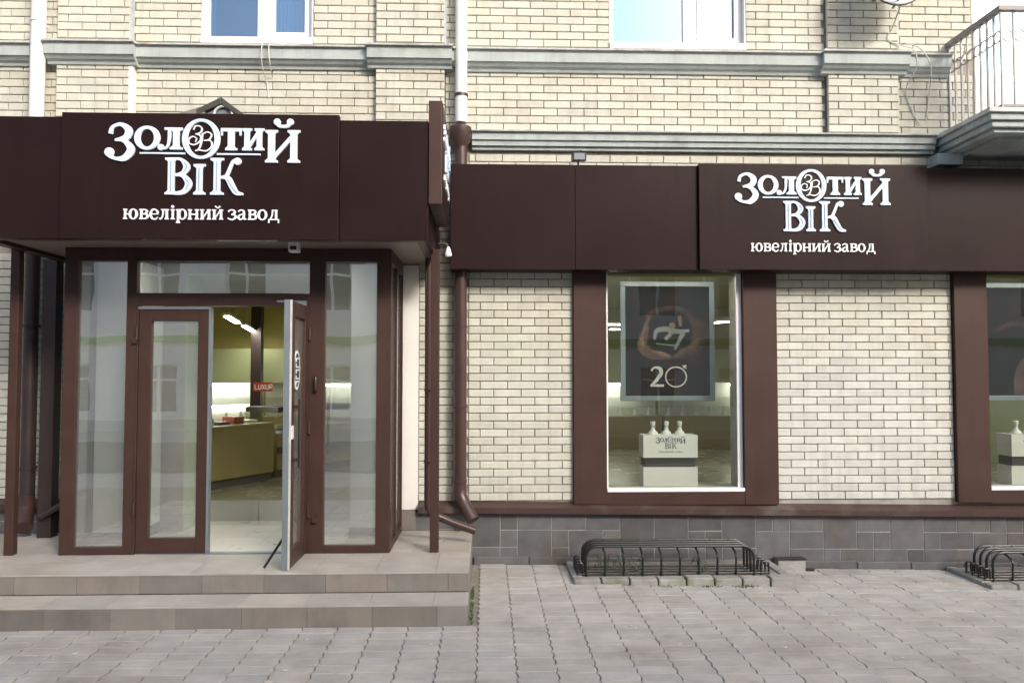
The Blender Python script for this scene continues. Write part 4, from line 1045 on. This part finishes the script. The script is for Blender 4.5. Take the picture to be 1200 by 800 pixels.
# low metal-edged threshold box beside the rack
tb = thing('vent_box', (2.86, -.1, gz(2.86)), 'low grey concrete box with a metal edge against the plinth', 'vent box')
B('body', 'kerb', tb, 2.72, 2.98, -.17, -.062, gz(2.8) - .02, gz(2.8) + .095, bevel=.005); B('cover', 'dark', tb, 2.71, 2.99, -.178, -.058, gz(2.8) + .096, gz(2.8) + .104)
B('end_strip', 'dark', tb, 2.985, 3.06, -.178, -.15, gz(3) - .01, gz(3) + .02)

# weeds in the rack bed and along the step
wd = MB()
def blade(x, y, z, h):
    a = rnd.uniform(0, 6.28); l = h * rnd.uniform(.3, .8); w = .004
    dx, dy = math.cos(a), math.sin(a)
    wd.add([(x - dy * w, y + dx * w, z), (x + dy * w, y - dx * w, z), (x + dx * l * .5 + dy * w, y + dy * l * .5 - dx * w, z + h * .7), (x + dx * l, y + dy * l, z + h)], [(0, 1, 2), (0, 2, 3)])
for i in range(60):
    cxg = rnd.choice([1.0, 1.12, 1.3, 1.34, 1.9]); blade(cxg + rnd.gauss(0, .06), rnd.uniform(-.62, -.2), gz(1.2) + .05, rnd.uniform(.04, .11))
for i in range(90): blade(SX1 + .012 + rnd.uniform(0, .02), rnd.choice([-.9, -1.1, -1.35, -1.5, -1.7]) + rnd.gauss(0, .08), -.01, rnd.uniform(.01, .04))
for i in range(200): blade(rnd.choice([1.0, 1.2, 1.5, 1.9, 2.2]) + rnd.gauss(0, .07), -.785 + rnd.uniform(-.02, .02), gz(1.5) - .012, rnd.uniform(.008, .03))
wd.build('weeds', 'grass', None, 'thin green weeds in the rack bed and along the step', 'weeds', kind='stuff')

# fallen leaves and scraps of litter
for k in range(26):
    x = rnd.uniform(-4, 4.8); y = -rnd.uniform(2.05, 2.9) if x < -.1 else -rnd.uniform(.3, 2.9)
    s_ = rnd.uniform(.010, .022); a = rnd.uniform(0, 6.28); z = gz(x) + .0045
    pts = [(x + s_ * math.cos(a + q) * (1 if i % 2 else .55), y + s_ * math.sin(a + q) * (1 if i % 2 else .55), z + (.004 if i % 2 else 0)) for i, q in enumerate((0, .9, 1.9, 3.1, 4.2, 5.2))]
    m = MB(); m.add(pts + [(x, y, z + .003)], [(i, (i + 1) % 6, 6) for i in range(6)])
    m.build('litter_scrap', rnd.choice(['coping', 'tread', 'stand']), None, 'tiny pale scrap of litter lying on the paving', 'litter', 'scraps on the paving')

# ---------------------------------------------------------------- building across the street (seen in the glass)
ob = thing('facing_building', (0, -19.5, -.1), 'pale rendered building across the street reflected in the shop glass', 'building')
OY = -19.5; oh = []
for i in range(-9, 10):
    x = i * 2.7 + .5
    oh += [(x - .65, x + .65, .55, 2.05), (x - .65, x + .65, 3.7, 5.4), (x - .65, x + .65, 7.0, 8.6)]
wall_mb(-27, 27, 0.0, 11.8, OY - .35, OY, oh).build('wall', 'opp_wall', ob)
B('base_band', 'opp_base', ob, -27, 27, OY, OY + .05, -.3, .35); B('green_band', 'green', ob, -27, 27, OY, OY + .12, 2.75, 2.95); B('string_course', 'coping', ob, -27, 27, OY, OY + .15, 6.1, 6.3)
B('roof', 'roof', ob, -27.4, 27.4, OY - 10, OY + .4, 11.8, 12.1); B('rear_wall', 'opp_wall', ob, -27, 27, OY - 10, OY - 9.7, 0, 11.8)
for h in oh:
    w = MB().box(h[0], h[1], OY - .2, OY - .12, h[2], h[2] + .07).box(h[0], h[1], OY - .2, OY - .12, h[3] - .07, h[3]).box(h[0], h[0] + .07, OY - .2, OY - .12, h[2] + .07, h[3] - .07).box(h[1] - .07, h[1], OY - .2, OY - .12, h[2] + .07, h[3] - .07).box((h[0] + h[1]) / 2 - .04, (h[0] + h[1]) / 2 + .04, OY - .2, OY - .12, h[2] + .07, h[3] - .07).box(h[0] + .07, h[1] - .07, OY - .19, OY - .13, h[3] - .5, h[3] - .44).build('window', 'pvc', ob)
    B('pane', 'darkglass', w, h[0] + .05, h[1] - .05, OY - .175, OY - .165, h[2] + .05, h[3] - .05)
